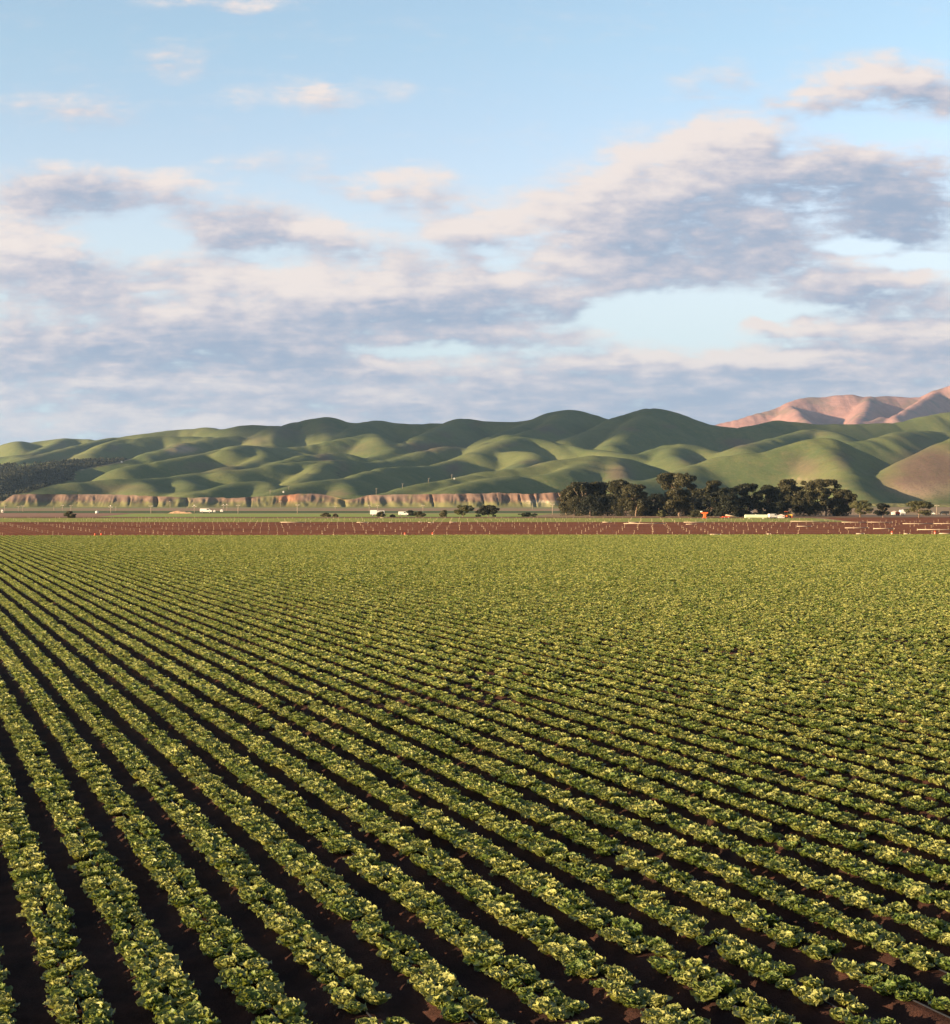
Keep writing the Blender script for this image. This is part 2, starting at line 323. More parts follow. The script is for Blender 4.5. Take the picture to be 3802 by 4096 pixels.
# ------------------------------------------------------------------ hills from traced crest lines (real depth per crest vertex)
DF = 1.2
CR = {'A': (0, 1650), 'B': (900, 1600), 'C': (1800, 1600), 'D': (2802, 1500)}
def crop(c, x, y): return CR[c][0] + x / 1.848, CR[c][1] + y / 1.848
CREST = [
 # near hills
 ('A', .34, [(60,640,1560),(200,600,1610),(330,555,1650),(560,505,1690),(780,490,1720),(980,490,1750),(1150,478,1800),(1300,465,1850),(1500,440,1930),(1848,425,2080)]),
 ('A', .40, [(980,492,1790),(1050,520,1700),(1130,570,1600)]),
 ('A', .40, [(1300,470,1900),(1360,500,1790),(1400,545,1680),(1400,590,1580)]),
 ('A', .38, [(1450,608,1545),(1600,560,1600),(1750,522,1670),(1890,510,1700),(1960,525,1690),(2010,590,1600)]),
 ('B', .38, [(370,690,1540),(500,640,1580),(650,600,1630),(850,585,1700),(1000,545,1820),(1200,505,1960),(1500,475,2100),(1848,405,2300),(1960,398,2330)]),
 ('B', .42, [(850,587,1690),(920,640,1610),(950,690,1550)]),
 ('B', .36, [(1200,690,1540),(1500,612,1610),(1848,558,1690)]),
 ('C', .36, [(0,587,1760),(240,540,1790),(540,490,1830),(800,440,1870),(1080,398,1900),(1220,405,1910),(1400,455,1920),(1590,552,1920)]),
 ('C', .36, [(0,655,1550),(250,590,1630),(550,555,1720),(720,545,1720),(900,500,1790),(1080,415,1890)]),
 ('C', .50, [(1220,407,1900),(1265,520,1790),(1310,610,1690)]),
 ('C', .36, [(1250,650,1640),(1600,570,1740),(1848,480,1825)]),
 ('D', .38, [(0,657,1830),(200,600,1840),(500,560,1850),(700,515,1860),(900,480,1870),(1000,512,1880),(1080,565,1890),(1200,645,1890),(1440,715,1880)]),
 ('D', .52, [(920,485,1865),(990,600,1770),(1100,740,1660),(1130,850,1570)]),
 ('D', .36, [(1560,680,1690),(1700,590,1720),(1848,520,1740),(2100,430,1760),(2400,400,1780)]),
 # middle hills
 ('D', .36, [(1090,505,2300),(1300,455,2350),(1560,400,2450),(1700,400,2500),(1848,415,2500),(2100,380,2500)]),
 ('D', .36, [(300,540,2250),(500,480,2350),(650,430,2450),(850,387,2550),(1000,430,2450),(1090,490,2320)]),
 ('C', .36, [(1290,402,2250),(1450,390,2280),(1620,335,2320),(1750,335,2320),(1848,352,2320),(2000,420,2250)]),
 ('C', .42, [(1680,337,2310),(1640,400,2220),(1700,440,2140)]),
 ('C', .34, [(170,385,2250),(330,330,2350),(500,277,2450),(600,280,2460),(850,315,2420),(1000,355,2380),(1130,360,2350),(1350,402,2250)]),
 ('C', .42, [(340,395,2300),(500,367,2260),(620,378,2230),(600,420,2150),(440,500,2010)]),
 ('B', .36, [(0,525,1900),(300,490,1960),(450,470,2010),(650,455,2060),(830,452,2090),(1000,455,2160),(1200,440,2230),(1400,390,2320),(1550,355,2400),(1680,350,2450),(1848,390,2450)]),
 ('B', .42, [(750,456,2060),(640,535,1880),(540,600,1740)]),
 ('B', .36, [(350,480,2050),(500,430,2120),(650,395,2200),(800,385,2250),(900,402,2250)]),
 ('B', .36, [(0,375,2180),(100,345,2260),(200,335,2310),(290,345,2320),(450,355,2370),(640,380,2330)]),
 ('B', .42, [(250,340,2310),(270,420,2160),(130,480,2020),(0,505,1950)]),
 ('A', .36, [(900,440,1960),(1000,400,2020),(1200,370,2070),(1450,320,2160),(1650,270,2260),(1800,248,2310)]),
 ('B', .36, [(360,345,2370),(560,330,2420),(800,295,2470),(1000,250,2530),(1100,250,2530),(1180,330,2380)]),
 ('A', .34, [(0,398,2330),(400,368,2330),(960,338,2360),(1200,265,2460),(1350,225,2560),(1550,190,2660),(1750,180,2720)]),
 ('A', .30, [(-200,560,1800),(0,500,1950),(300,430,2100),(560,400,2200)]),
 # far ridge
 ('D', .36, [(250,385,2800),(400,372,2820),(560,338,2860),(700,345,2860),(900,368,2860),(1050,362,2860),(1250,366,2880),(1500,350,2900),(1650,310,2920),(1848,270,2950),(2100,220,2950)]),
 ('C', .40, [(830,292,2520),(1000,235,2620),(1190,155,2720),(1350,100,2780),(1500,60,2820),(1650,90,2820),(1848,152,2820),(2100,205,2800)]),
 ('C', .42, [(1480,65,2800),(1370,170,2620),(1190,335,2420)]),
 ('C', .40, [(250,340,2420),(380,260,2580),(550,175,2760),(690,120,2880),(760,85,2920),(850,68,2930),(950,80,2930),(1190,155,2930)]),
 ('C', .42, [(840,75,2900),(740,180,2700),(600,225,2570),(450,250,2490)]),
 ('B', .40, [(1110,420,2260),(1250,350,2380),(1400,290,2520),(1560,225,2680),(1740,130,2930),(1848,140,2930),(1960,145,2930),(2200,138,2930),(2353,125,2930)]),
 ('B', .40, [(800,290,2520),(900,240,2680),(1000,182,2840),(1130,150,2930),(1250,165,2930),(1400,175,2930),(1560,165,2930)]),
 ('B', .40, [(335,330,2450),(345,250,2640),(400,192,2850),(450,180,2880),(580,150,2920),(720,132,2930),(780,135,2930),(880,160,2930),(980,172,2930),(1060,160,2930)]),
 ('B', .44, [(720,135,2910),(745,210,2720),(790,285,2520)]),
 ('A', .34, [(640,300,2620),(850,210,2830),(1000,190,2880),(1250,170,2930),(1550,175,2900)]),
 ('A', .34, [(90,385,2520),(250,310,2680),(450,280,2780),(680,217,3020),(900,175,3120),(1100,150,3130),(1340,118,3170),(1450,121,3160),(1530,106,3170),(1600,125,3130),(1700,125,3100),(1848,90,3080),(2010,88,3080),(2150,105,3000),(2310,135,2950)]),
 ('A', .40, [(-250,300,3450),(-100,270,3450),(0,245,3450),(130,210,3450),(240,211,3450),(330,203,3450),(470,193,3450),(600,201,3450),(700,208,3420)]),
 ('A', .44, [(480,196,3430),(340,265,3180),(220,302,3020)]),
 ('A', .44, [(130,213,3430),(170,270,3200)]),
 ('A', .40, [(-200,345,2950),(0,325,3000),(90,315,3000),(180,335,2930)]),
]
def heightfield(X, Y, crests, base, r0, k):
    acc = np.full(X.shape, 0.0); acc += np.exp(base / k)
    for (c, sl, pts) in crests:
        best = np.full(X.shape, -1e9)
        P3 = []
        for (x, y, Z) in pts:
            xs, ys = crop(c, x, y); Z *= DF; P3.append((wx(xs, Z), Z, wz(ys, Z)))
        # resample with a soft curve
        P3 = np.array(P3); Q = [P3[0]]
        for i in range(len(P3) - 1):
            p0 = P3[max(i - 1, 0)]; p1 = P3[i]; p2 = P3[i + 1]; p3 = P3[min(i + 2, len(P3) - 1)]
            for u in (1 / 3, 2 / 3, 1):
                Q.append(.5 * (2 * p1 + (p2 - p0) * u + (2 * p0 - 5 * p1 + 4 * p2 - p3) * u * u + (3 * p1 - p0 - 3 * p2 + p3) * u ** 3))
        Q = np.array(Q)
        for a, b in zip(Q[:-1], Q[1:]):
            dx, dy = b[0] - a[0], b[1] - a[1]; L2 = dx * dx + dy * dy + 1e-6
            u = np.clip(((X - a[0]) * dx + (Y - a[1]) * dy) / L2, 0, 1)
            d = np.hypot(X - a[0] - u * dx, Y - a[1] - u * dy)
            zz = a[2] + u * (b[2] - a[2])
            r = r0
            h = zz - 1.65 * sl * (np.sqrt(d * d + r * r) - r)
            best = np.maximum(best, h)
        acc += np.exp(np.clip(best, -50, 2000) / k)
    return k * np.log(acc)
YC0 = 1500 * DF
# cliff top line traced in the photograph (src x, src y)
CT = [(-400,2010),(15,2005)] + [crop('A', *p) for p in ((40,655),(110,606),(350,600),(700,600),(960,608),(1100,620),(1250,625),(1500,628),(1660,628))] + \
     [crop('B', *p) for p in ((30,725),(280,712),(370,706),(520,695),(640,690),(800,706),(870,730),(960,733),(1050,706),(1300,698),(1700,694))] + \
     [crop('C', *p) for p in ((0,690),(300,686),(500,690),(830,690),(1000,700))] + [(2450,1985),(2700,2002),(2900,2010),(3900,2016)]
CTx = np.array([wx(a, YC0) for a, b in CT]); CTz = np.array([wz(b, YC0) for a, b in CT])
def cliff_top(X): return np.interp(X, CTx, CTz) + np.clip(np.interp(X, CTx, CTz) / 8, 0, 1) * (2.6 * fbm(X / 30, X * 0 + 2, 4, 33) + 1.4 * fbm(X / 7, X * 0 + 2, 2, 34))
def cliff_y(X):
    return YC0 + 26 * (vnoise(X / 90, X * 0 + 3.3, 5) - .5) + 3 * (vnoise(X / 28, X * 0 + 1.3, 9) - .5) + 4 * (vnoise(X / 11, X * 0, 4) - .5)
hx = np.linspace(-1500, 1620, 640)
s_ = np.concatenate([np.linspace(0, 60, 12)[:-1], np.linspace(60, 1700, 310)[:-1], np.linspace(1700, 3000, 70)])
HXg, S_ = np.meshgrid(hx, s_, indexing='ij')
HYg = cliff_y(HXg) * np.clip(1 - S_ / 200, 0, 1) + YC0 * (1 - np.clip(1 - S_ / 200, 0, 1)) + S_
def hill_z(X, Y):
    Xw = X + 60 * fbm(X / 260, Y / 260, 3, 31); Yw = Y + 60 * fbm(X / 260 + 9, Y / 260, 3, 57)
    Xw = X + (Xw - X) * .35; Yw = Y + (Yw - Y) * .35
    z = heightfield(Xw, Yw, CREST, np.zeros(X.shape), 30.0, 1.7)
    return z
HZg = hill_z(HXg, HYg)
ct = cliff_top(HXg)
ct_f = ct * np.clip(1 - S_ / 140, 0, 1)
HZg = np.maximum(HZg, ct_f) if False else 2.0 * np.log(np.exp(np.clip(HZg, -40, 900) / 2.0) + np.exp(np.clip(ct_f, -40, 900) / 2.0))
wgt = np.clip(S_ / 40, 0, 1); HZg = ct * (1 - wgt) + HZg * wgt
HZg += wgt * np.clip(HZg / 50, .1, 1) * (13 * fbm(HXg / 230 + .25 * HYg / 230, HYg / 420, 3, 19) + 7 * (np.abs(fbm(HXg / 120 + .4 * HYg / 300, HYg / 320, 3, 27)) - .1))
HZg -= wgt * np.clip(HZg / 40, .1, 1) * 2.6 * np.clip(.07 - np.abs(fbm(HXg / 95 + .5 * HYg / 260, HYg / 260, 3, 41)), 0, 1) / .07
HZg += wgt * (4.0 * fbm(HXg / 70, HYg / 70, 4, 3) + 1.6 * fbm(HXg / 16, HYg / 16, 3, 8))
def smooth2(a, n):
    for _ in range(n):
        b = a.copy(); b[1:-1, 1:-1] = (a[1:-1, 1:-1] * 4 + a[:-2, 1:-1] + a[2:, 1:-1] + a[1:-1, :-2] + a[1:-1, 2:]) / 8; a = b
    return a
HZg = smooth2(HZg, 3)
HZg[:, 0] = ct[:, 0]
# brown, bare and dry patches with a place of their own on the hillsides
PATCH = [('A',1370,275,110,38,'bare',1.0),('A',1260,290,60,30,'bare',.6),('A',1440,255,40,20,'bare',.5),('A',850,560,330,45,'brown',.45),('A',1480,400,170,40,'brown',.45),('A',1700,410,160,30,'brown',.4),
         ('A',450,240,60,40,'brown',.4),('A',820,265,60,25,'brown',.5),('A',500,345,200,25,'brown',.35),('A',880,372,70,12,'bare',.35),('A',250,330,120,30,'brown',.3),
         ('B',450,240,130,60,'brown',.5),('B',230,300,140,60,'brown',.4),('B',740,430,90,30,'brown',.8),('B',860,500,60,70,'brown',.5),('B',1480,350,170,35,'brown',.85),('B',1700,510,70,40,'brown',.8),('B',1620,255,80,25,'brown',.5),('B',980,360,160,40,'brown',.35),('B',760,210,80,60,'brown',.3),('B',640,720,180,40,'brown',.7),('B',850,700,100,35,'brown',.6),
         ('C',30,350,80,30,'brown',.6),('C',30,510,60,45,'brown',.8),('C',420,340,120,20,'brown',.4),('C',720,215,90,30,'brown',.6),('C',1250,540,110,80,'brown',.75),('C',1100,500,120,60,'brown',.3),('C',200,180,60,30,'brown',.5),('C',1340,210,90,25,'brown',.5),('C',1620,195,60,20,'brown',.5),('C',600,460,80,30,'brown',.4),('C',1780,440,80,40,'brown',.4),('C',820,240,60,30,'brown',.4),
         ('D',270,500,120,40,'brown',.8),('D',760,680,150,90,'brown',.65),('D',820,800,200,60,'brown',.55),('D',720,765,110,10,'bare',.55),('D',1650,860,320,70,'bare',.6),('D',1750,700,300,150,'brown',1.5),('D',1600,800,240,80,'brown',1.4),('D',1780,560,160,60,'brown',.45),('D',1620,480,160,50,'brown',.4),('D',880,430,130,25,'brown',.3),('D',1050,620,80,80,'brown',.5)]
def hill_paint(X, Y, Z, jit):
    xs = 1901 + X / Y * F / PXS; ys = 2008 - (Z - CAMH) / Y * F / PXS
    br = np.zeros(X.shape); ba = np.zeros(X.shape)
    jx = xs + jit * 26 * fbm(X / 40, Y / 40, 3, 71) * 2; jy = ys + jit * 12 * fbm(X / 40, Y / 40, 3, 72) * 2
    for (c, x, y, rx, ry, kd, amt) in PATCH:
        px, py = crop(c, x, y)
        g = amt * np.exp(-(((jx - px) / (rx / 1.848)) ** 2 + ((jy - py) / (ry / 1.848)) ** 2))
        if kd == 'brown': br = np.maximum(br, g)
        else: ba = np.maximum(ba, g)
    return br, ba
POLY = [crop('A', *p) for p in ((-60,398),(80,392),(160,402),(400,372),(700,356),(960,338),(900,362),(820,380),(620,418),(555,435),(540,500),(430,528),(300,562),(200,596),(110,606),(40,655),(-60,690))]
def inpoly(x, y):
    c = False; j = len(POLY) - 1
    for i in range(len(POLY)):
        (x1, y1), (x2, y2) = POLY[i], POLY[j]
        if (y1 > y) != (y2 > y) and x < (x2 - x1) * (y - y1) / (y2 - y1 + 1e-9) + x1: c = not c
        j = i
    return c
br, ba = hill_paint(HXg, HYg, HZg, 1.0)
_xs = 1901 + HXg / HYg * F / PXS; _ys = 2008 - (HZg - CAMH) / HYg * F / PXS
TRACKS = [('B', -.9, 1.6, [(672,465),(660,500),(630,530),(585,560),(545,585),(528,620)]), ('B', -.9, 2.2, [(835,535),(842,555),(852,572)]), ('A', .8, 2.6, [(960,345),(860,372),(740,395),(640,415),(560,432),(548,460),(540,500)]),
          ('B', -.5, 1.4, [(660,360),(760,335),(870,300)]), ('B', -.7, 1.6, [(1650,605),(1672,630),(1640,660),(1560,690)]), ('C', .35, 1.5, [(1275,455),(1265,500),(1268,560)]), ('A', -.6, 1.6, [(760,290),(830,250),(850,225)])]
trk = np.zeros(HXg.shape)
for (c_, amt, wpx, pl) in TRACKS:
    pp = [crop(c_, *q) for q in pl]; dm = np.full(HXg.shape, 1e9)
    for (x1, y1), (x2, y2) in zip(pp[:-1], pp[1:]):
        dx_, dy_ = x2 - x1, y2 - y1; u_ = np.clip(((_xs - x1) * dx_ + (_ys - y1) * dy_) / (dx_ * dx_ + dy_ * dy_ + 1e-9), 0, 1)
        dm = np.minimum(dm, np.hypot(_xs - x1 - u_ * dx_, _ys - y1 - u_ * dy_))
    trk = np.where(dm < 4 * wpx, np.where(np.abs(trk) > np.abs(amt * np.exp(-(dm / wpx) ** 2)), trk, amt * np.exp(-(dm / wpx) ** 2)), trk)
ba = np.maximum(ba, np.clip(trk, 0, 1)); dark_trk = np.clip(-trk, 0, 1)
wd_floor_shade = np.array([[1.0 if (-200 < a < 560 and b > 1800 and inpoly(a, b)) else 0.0 for a, b in zip(ra, rb)] for ra, rb in zip(_xs, _ys)])  # dark ground cover under the plantation, with the trees' shade painted in
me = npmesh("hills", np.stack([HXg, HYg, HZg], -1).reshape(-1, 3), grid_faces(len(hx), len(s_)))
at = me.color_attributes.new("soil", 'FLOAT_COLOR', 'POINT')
at.data.foreach_set('color', np.stack([br, ba, np.maximum(wd_floor_shade, .8 * dark_trk), br * 0 + 1], -1).astype(np.float32).ravel())  # third channel: painted shade of the plantation floor, and dark tracks
m, t, b = mat("grassy_hillside")
co = t.node('ShaderNodeTexCoord').outputs['Object']
at_ = t.node('ShaderNodeVertexColor'); at_.layer_name = "soil"
ch = t.node('ShaderNodeSeparateColor'); t.l.new(at_.outputs[0], ch.inputs[0])
f1 = t.noise(co, .006, 5, .55); f2 = t.noise(co, .05, 5, .65); f3 = t.noise(co, .4, 4, .6)
gcol = t.mix(t.ramp(f1, .35, .65), (.095, .126, .050), (.150, .168, .068))
gcol = t.mix(t.math('MULTIPLY', t.ramp(f2, .45, .75), .35), gcol, (.20, .18, .075))
bmask = t.math('MULTIPLY', ch.outputs[0], t.ramp(t.math('ADD', f2, t.math('MULTIPLY', ch.outputs[0], .5)), .35, .7))
gcol = t.mix(bmask, gcol, (.15, .10, .082))
amask = t.math('MULTIPLY', ch.outputs[1], t.ramp(t.math('ADD', f3, t.math('MULTIPLY', ch.outputs[1], .35)), .45, .72))
gcol = t.mix(amask, gcol, (.42, .30, .215))
gcol = t.mix(t.math('MULTIPLY', t.ramp(f3, .35, .7), .3), gcol, (.05, .07, .025))
f4 = t.noise(co, .11, 6, .7)
gcol = t.mix(t.math('MULTIPLY', t.ramp(f4, .50, .72), .4), gcol, (.20, .165, .08))
gcol = t.mix(t.math('MULTIPLY', t.ramp(f4, .46, .30), .4), gcol, (.06, .095, .03))
bn = t.node('ShaderNodeBump'); bn.inputs['Strength'].default_value = .5; bn.inputs['Distance'].default_value = 1.6
t.l.new(t.noise(co, .12, 6, .65), bn.inputs['Height']); t.l.new(bn.outputs[0], b.inputs['Normal'])
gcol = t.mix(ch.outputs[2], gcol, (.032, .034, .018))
t.l.new(gcol, b.inputs['Base Color']); b.inputs['Roughness'].default_value = 1.0; b.inputs['Specular IOR Level'].default_value = .05
M_HILL = m
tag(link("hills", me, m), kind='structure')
def hill_at(x, y):
    i = np.clip(np.searchsorted(hx, x) - 1, 0, len(hx) - 2); u = (x - hx[i]) / (hx[i + 1] - hx[i])
    col = HZg[i] * (1 - u) + HZg[i + 1] * u; yy = HYg[i] * (1 - u) + HYg[i + 1] * u
    return float(np.interp(y, yy, col)) if y >= yy[0] else 0.0
def hill_ray(xs, ys):
    """first point of the hills behind a place in the photograph"""
    Y = YC0 - 20
    while Y < 4600:
        x = wx(xs, Y); z = wz(ys, Y)
        if hill_at(x, Y) > z: return (x, Y, hill_at(x, Y))
        Y += 3
    return (wx(xs, 2400), 2400, hill_at(wx(xs, 2400), 2400))

# cliff: an eroded bank along the front of the hills
cx = np.linspace(-1500, 1620, 2600); vv = np.linspace(0, 1, 16)
CXg, VVg = np.meshgrid(cx, vv, indexing='ij')
top = cliff_top(CXg); Yt = cliff_y(CXg)
ga = np.abs(vnoise(CXg / 9 + .7 * VVg, VVg * .8, 21) - .5) * 2; gb = np.abs(vnoise(CXg / 3.6, VVg * 1.5, 23) - .5) * 2
gully = (1 - np.abs(2 * vnoise(CXg / 48, CXg * 0 + .5, 44) - 1)) ** 9
lean = 15 + 7 * vnoise(CXg / 55, CXg * 0, 12)
prof = 1 - VVg
CYg = Yt - lean * prof ** 1.1 + np.sin(np.pi * np.clip(VVg, 0, 1)) * (4.4 * ga + 2.0 * gb - 2.2 + 3.5 * fbm(CXg / 16, VVg * 2.2, 4, 67)) + 9 * gully * np.sin(np.pi * VVg) + 1.2 * fbm(CXg / 3, VVg * 5, 3, 66) * np.sin(np.pi * VVg)
CZg = -.3 + (top + .3) * VVg
NOTCH = [('A',960,9,9),('A',1165,20,16),('A',1385,14,14),('A',1835,16,14),('B',180,16,13),('B',230,9,6),('B',870,34,18),('B',1060,12,8),('B',1525,9,15),('B',1780,7,8),('C',235,8,8),('C',340,6,7),('C',510,8,9),('C',605,20,20),('C',790,24,22),('A',690,6,6),('A',560,6,6),('A',340,6,5)]
for (c_, x_, wd0, dp) in NOTCH:
    xn = wx(crop(c_, x_, 0)[0], YC0); wn_ = wd0 / 1.848 * PXS / F * YC0 * .62
    CYg += dp * np.exp(-((np.abs(CXg - xn - 4 * (1 - VVg)) / (wn_ * (.55 + .75 * VVg))) ** 2.0)) * .42 * np.sin(np.pi * np.clip(.08 + .92 * VVg, 0, 1)) ** .7
me = npmesh("cliff", np.stack([CXg, CYg, CZg], -1).reshape(-1, 3), grid_faces(len(cx), len(vv)))
m, t, b = mat("eroded_earth")
co = t.node('ShaderNodeTexCoord').outputs['Object']
x = t.sep(co)
f1 = t.noise(t.vec('MULTIPLY', co, (1, .4, .6)), .12, 6, .65); f2 = t.noise(co, .012, 4, .55); f3 = t.noise(co, .3, 5, .6)
c = t.mix(t.ramp(f1, .3, .7), (.125, .085, .068), (.175, .118, .094))
c = t.mix(t.ramp(f2, .52, .68), c, (.195, .112, .08))
c = t.mix(t.math('MULTIPLY', t.ramp(f2, .5, .3), .7), c, (.22, .165, .125))
low = t.math('MAXIMUM', t.ramp(t.math('ADD', x[2], t.math('MULTIPLY_ADD', f3, 10, -5)), 9.0, 3.0), t.ramp(t.noise(co, .022, 4, .6), .56, .70))
def band(xa, xb, amt):
    a_, b_ = wx(xa, YC0), wx(xb, YC0); e = 9
    xx = t.math('ADD', x[0], t.math('MULTIPLY_ADD', f3, 24, -12))
    return t.math('MULTIPLY', t.math('MULTIPLY', t.ramp(xx, a_ - e, a_ + e), t.ramp(xx, b_ + e, b_ - e)), amt)
c = t.mix(t.math('MULTIPLY', band(2108, 2212, .95), t.ramp(t.math('ADD', x[2], t.math('MULTIPLY_ADD', f1, 8, -4)), 9.5, 6)), c, (.50, .41, .31))
c = t.mix(band(1108, 1190, .6), c, (.34, .15, .08))
low = t.math('MAXIMUM', low, t.math('MAXIMUM', band(1040, 1105, .95), band(1330, 1400, .7)))
c = t.mix(t.math('MULTIPLY', low, .8), c, (.15, .16, .062))
t.l.new(c, b.inputs['Base Color']); b.inputs['Roughness'].default_value = 1.0; b.inputs['Specular IOR Level'].default_value = .05
tag(link("cliff", me, m), kind='structure')

# pink bare mountains far behind
MT = [('D', .45, [(100,392,6700),(170,372,6700),(330,330,6700),(500,280,6750),(650,236,6800),(700,205,6800),(800,178,6850),(900,178,6850),(1010,166,6850),(1130,158,6850),(1185,182,6850),(1260,178,6850),(1400,170,6900),(1600,182,6900),(1700,152,6900),(1848,95,6900),(2000,40,6900),(2300,-40,6900)]),
      ('D', .62, [(660,236,6780),(720,290,6450),(780,350,6150)]),
      ('D', .60, [(1255,182,6840),(1215,270,6450),(1150,370,6050)]), ('D', .60, [(1750,132,6880),(1600,225,6500),(1430,330,6150)]), ('D', .62, [(1330,325,6200),(1300,345,6150),(1240,370,6100)]),]
mx_ = np.linspace(800, 3300, 260); my_ = np.linspace(6500, 9200, 220)
MXg, MYg = np.meshgrid(mx_, my_, indexing='ij')
wxn = MXg + 28 * fbm(MXg / 260, MYg / 260, 4, 90); wyn = MYg + 28 * fbm(MXg / 260 + 5, MYg / 260, 4, 91)
MZg = heightfield(wxn, wyn, MT, np.zeros(MXg.shape), 40.0, 9.0)
rid = np.abs(fbm(MXg / 90, MYg / 260, 4, 95)); MZg = MZg - 15 * (.25 - rid) * np.clip(MZg / 200, 0, 1) + 12
MZg[:, 0] = -2
me = npmesh("mountains", np.stack([MXg, MYg, MZg], -1).reshape(-1, 3), grid_faces(len(mx_), len(my_)))
M_MOUNT = ground_mat("bare_mountain", (.265, .145, .13), (.325, .185, .165), .02, (.19, .13, .105), .008, bump=.6, bscale=.03, bdist=8)
tag(link("mountains", me, M_MOUNT), kind='structure')

# ------------------------------------------------------------------ lettuce field
BED = 1.0153; PH = 1.98
NV = np.array([COS, SIN]); DV = np.array([-SIN, COS])
def bed_h(c):
    """height of the bed profile at the cross coordinate"""
    x = np.abs((c - PH + BED / 2) % BED - BED / 2)
    return .10 * np.clip((.34 - x) / .09, 0, 1)
cs = []
kmin, kmax = int((4 - PH) / BED) - 6, int(205 / BED)
offs = np.array([-.5, -.42, -.38, -.31, -.2, -.08, .08, .2, .31, .38, .42]) * BED
C = (PH + BED * np.arange(kmin, kmax)[:, None] + offs[None, :]).ravel()
T = np.concatenate([np.arange(8, 34, .11), np.arange(34, 60, .4), np.arange(60, 110, 1.5), np.arange(110, 330, 5)])
Cg, Tg = np.meshgrid(C, T, indexing='ij')
X = Cg * NV[0] + Tg * DV[0]; Y = Cg * NV[1] + Tg * DV[1]
over = Y > edge(X)
# pull points past the end of the field back onto its edge
tt = (271 + .055 * Cg * NV[0] - Cg * NV[1]) / (DV[1] - .055 * DV[0])
Tg = np.where(over, tt, Tg); X = Cg * NV[0] + Tg * DV[0]; Y = Cg * NV[1] + Tg * DV[1]
Zs = bed_h(Cg) + .035 * fbm(X * 4, Y * 4, 3, 2) + .05 * fbm(X * 1.2, Y * 1.2, 2, 6) + .01
nu, nv = Cg.shape
fc = grid_faces(nu, nv)
Vx, Vy, ov = X.ravel(), Y.ravel(), over.ravel()
ok = (np.abs(Vx) < .33 * Vy + 6) & (Vy > 12)
keep = ok[fc].any(1) & ~(ov[fc].all(1))
fc = fc[keep]
used = np.unique(fc); remap = np.full(nu * nv, -1); remap[used] = np.arange(len(used))
Vs = np.stack([Vx, Vy, Zs.ravel()], -1)[used]
me = npmesh("field_soil", Vs, remap[fc][:, ::-1] if False else remap[fc])
M_SOIL = ground_mat("field_soil", (.032, .016, .013), (.060, .027, .020), 2.5, (.024, .013, .012), .8, bump=.9, bscale=22, bdist=.03)
tag(link("field_soil", me, M_SOIL), kind='structure')

def leaf_mesh(seed, nleaf, nu, nvv, size=.195, open_=1.0):
    """an open head of ruffled leaves"""
    r = np.random.RandomState(seed); Vall = []; Fall = []; k = 0
    for i in range(nleaf):
        q = i / max(nleaf - 1, 1)                       # 0 inner .. 1 outer
        az = i * 2.39996 + r.uniform(-.35, .35)
        L = size * (.80 + .42 * q) * r.uniform(.85, 1.15)
        wid = size * (.46 + .24 * q) * r.uniform(.85, 1.15)
        el0 = R(90 - 30 * q + r.uniform(-10, 10)); bend = R(12 + 50 * q * open_ + r.uniform(-16, 26))
        ph = r.uniform(0, 6.28); fr = r.uniform(7, 11); am = size * r.uniform(.16, .27)
        u = np.linspace(0, 1, nu); wv = np.linspace(-1, 1, nvv)
        # the midrib, from the crown outwards and over
        ang = el0 - bend * u ** 1.5
        dr = np.cos(ang) * L / (nu - 1); dz = np.sin(ang) * L / (nu - 1)
        rr = .012 + np.concatenate([[0], np.cumsum(dr[1:])]); zz = .01 + np.concatenate([[0], np.cumsum(dz[1:])])
        wd = wid * (0.25 + .75 * np.sin(np.pi * np.clip(.08 + .80 * u ** .75, 0, 1))) * np.where(u > .97, .8, 1)
        UU, WW = np.meshgrid(u, wv, indexing='ij')
        cup = (1 - .75 * q) * .5
        lat = wd[:, None] * WW
        ruf = am * (UU ** 1.5) * np.abs(WW) ** 1.2 * np.sin(fr * UU * 2 + ph + 5 * WW) + am * .8 * np.clip(UU - .6, 0, 1) * np.sin(8.5 * WW + ph * 2)
        nr, nz = -np.sin(ang), np.cos(ang)              # normal of the midrib
        off = ruf + cup * wd[:, None] * WW ** 2 * 1.0
        rad = rr[:, None] + nr[:, None] * off; zc = zz[:, None] + nz[:, None] * off
        ca, sa = math.cos(az), math.sin(az)
        Xl = rad * ca - lat * sa; Yl = rad * sa + lat * ca
        Vall.append(np.stack([Xl, Yl, zc], -1).reshape(-1, 3)); Fall.append(grid_faces(nu, nvv) + k); k += nu * nvv
    V = np.concatenate(Vall); V[:, 2] = np.maximum(V[:, 2], .0) * .78
    return npmesh("lettuce", V, np.concatenate(Fall), smooth=True)
m, t, b = mat("lettuce_leaf")
oi = t.node('ShaderNodeObjectInfo').outputs['Random']; co = t.node('ShaderNodeTexCoord').outputs['Object']
rz_ = t.vec('LENGTH', co)
f = t.math('ADD', t.noise(co, 26, 4, .6), t.math('MULTIPLY_ADD', oi, .34, -.17))
c = t.mix(t.ramp(f, .28, .76), (.082, .130, .028), (.345, .345, .112))
t.l.new(c, b.inputs['Base Color']); b.inputs['Roughness'].default_value = .42; b.inputs['Specular IOR Level'].default_value = .35
bn = t.node('ShaderNodeBump'); bn.inputs['Strength'].default_value = .5; bn.inputs['Distance'].default_value = .01
t.l.new(t.noise(co, 90, 3, .6), bn.inputs['Height']); t.l.new(bn.outputs[0], b.inputs['Normal'])
tr = t.node('ShaderNodeBsdfTranslucent'); t.l.new(t.mix(.5, c, (.46, .48, .05)), tr.inputs[0])
ms = t.node('ShaderNodeMixShader'); ms.inputs[0].default_value = .28
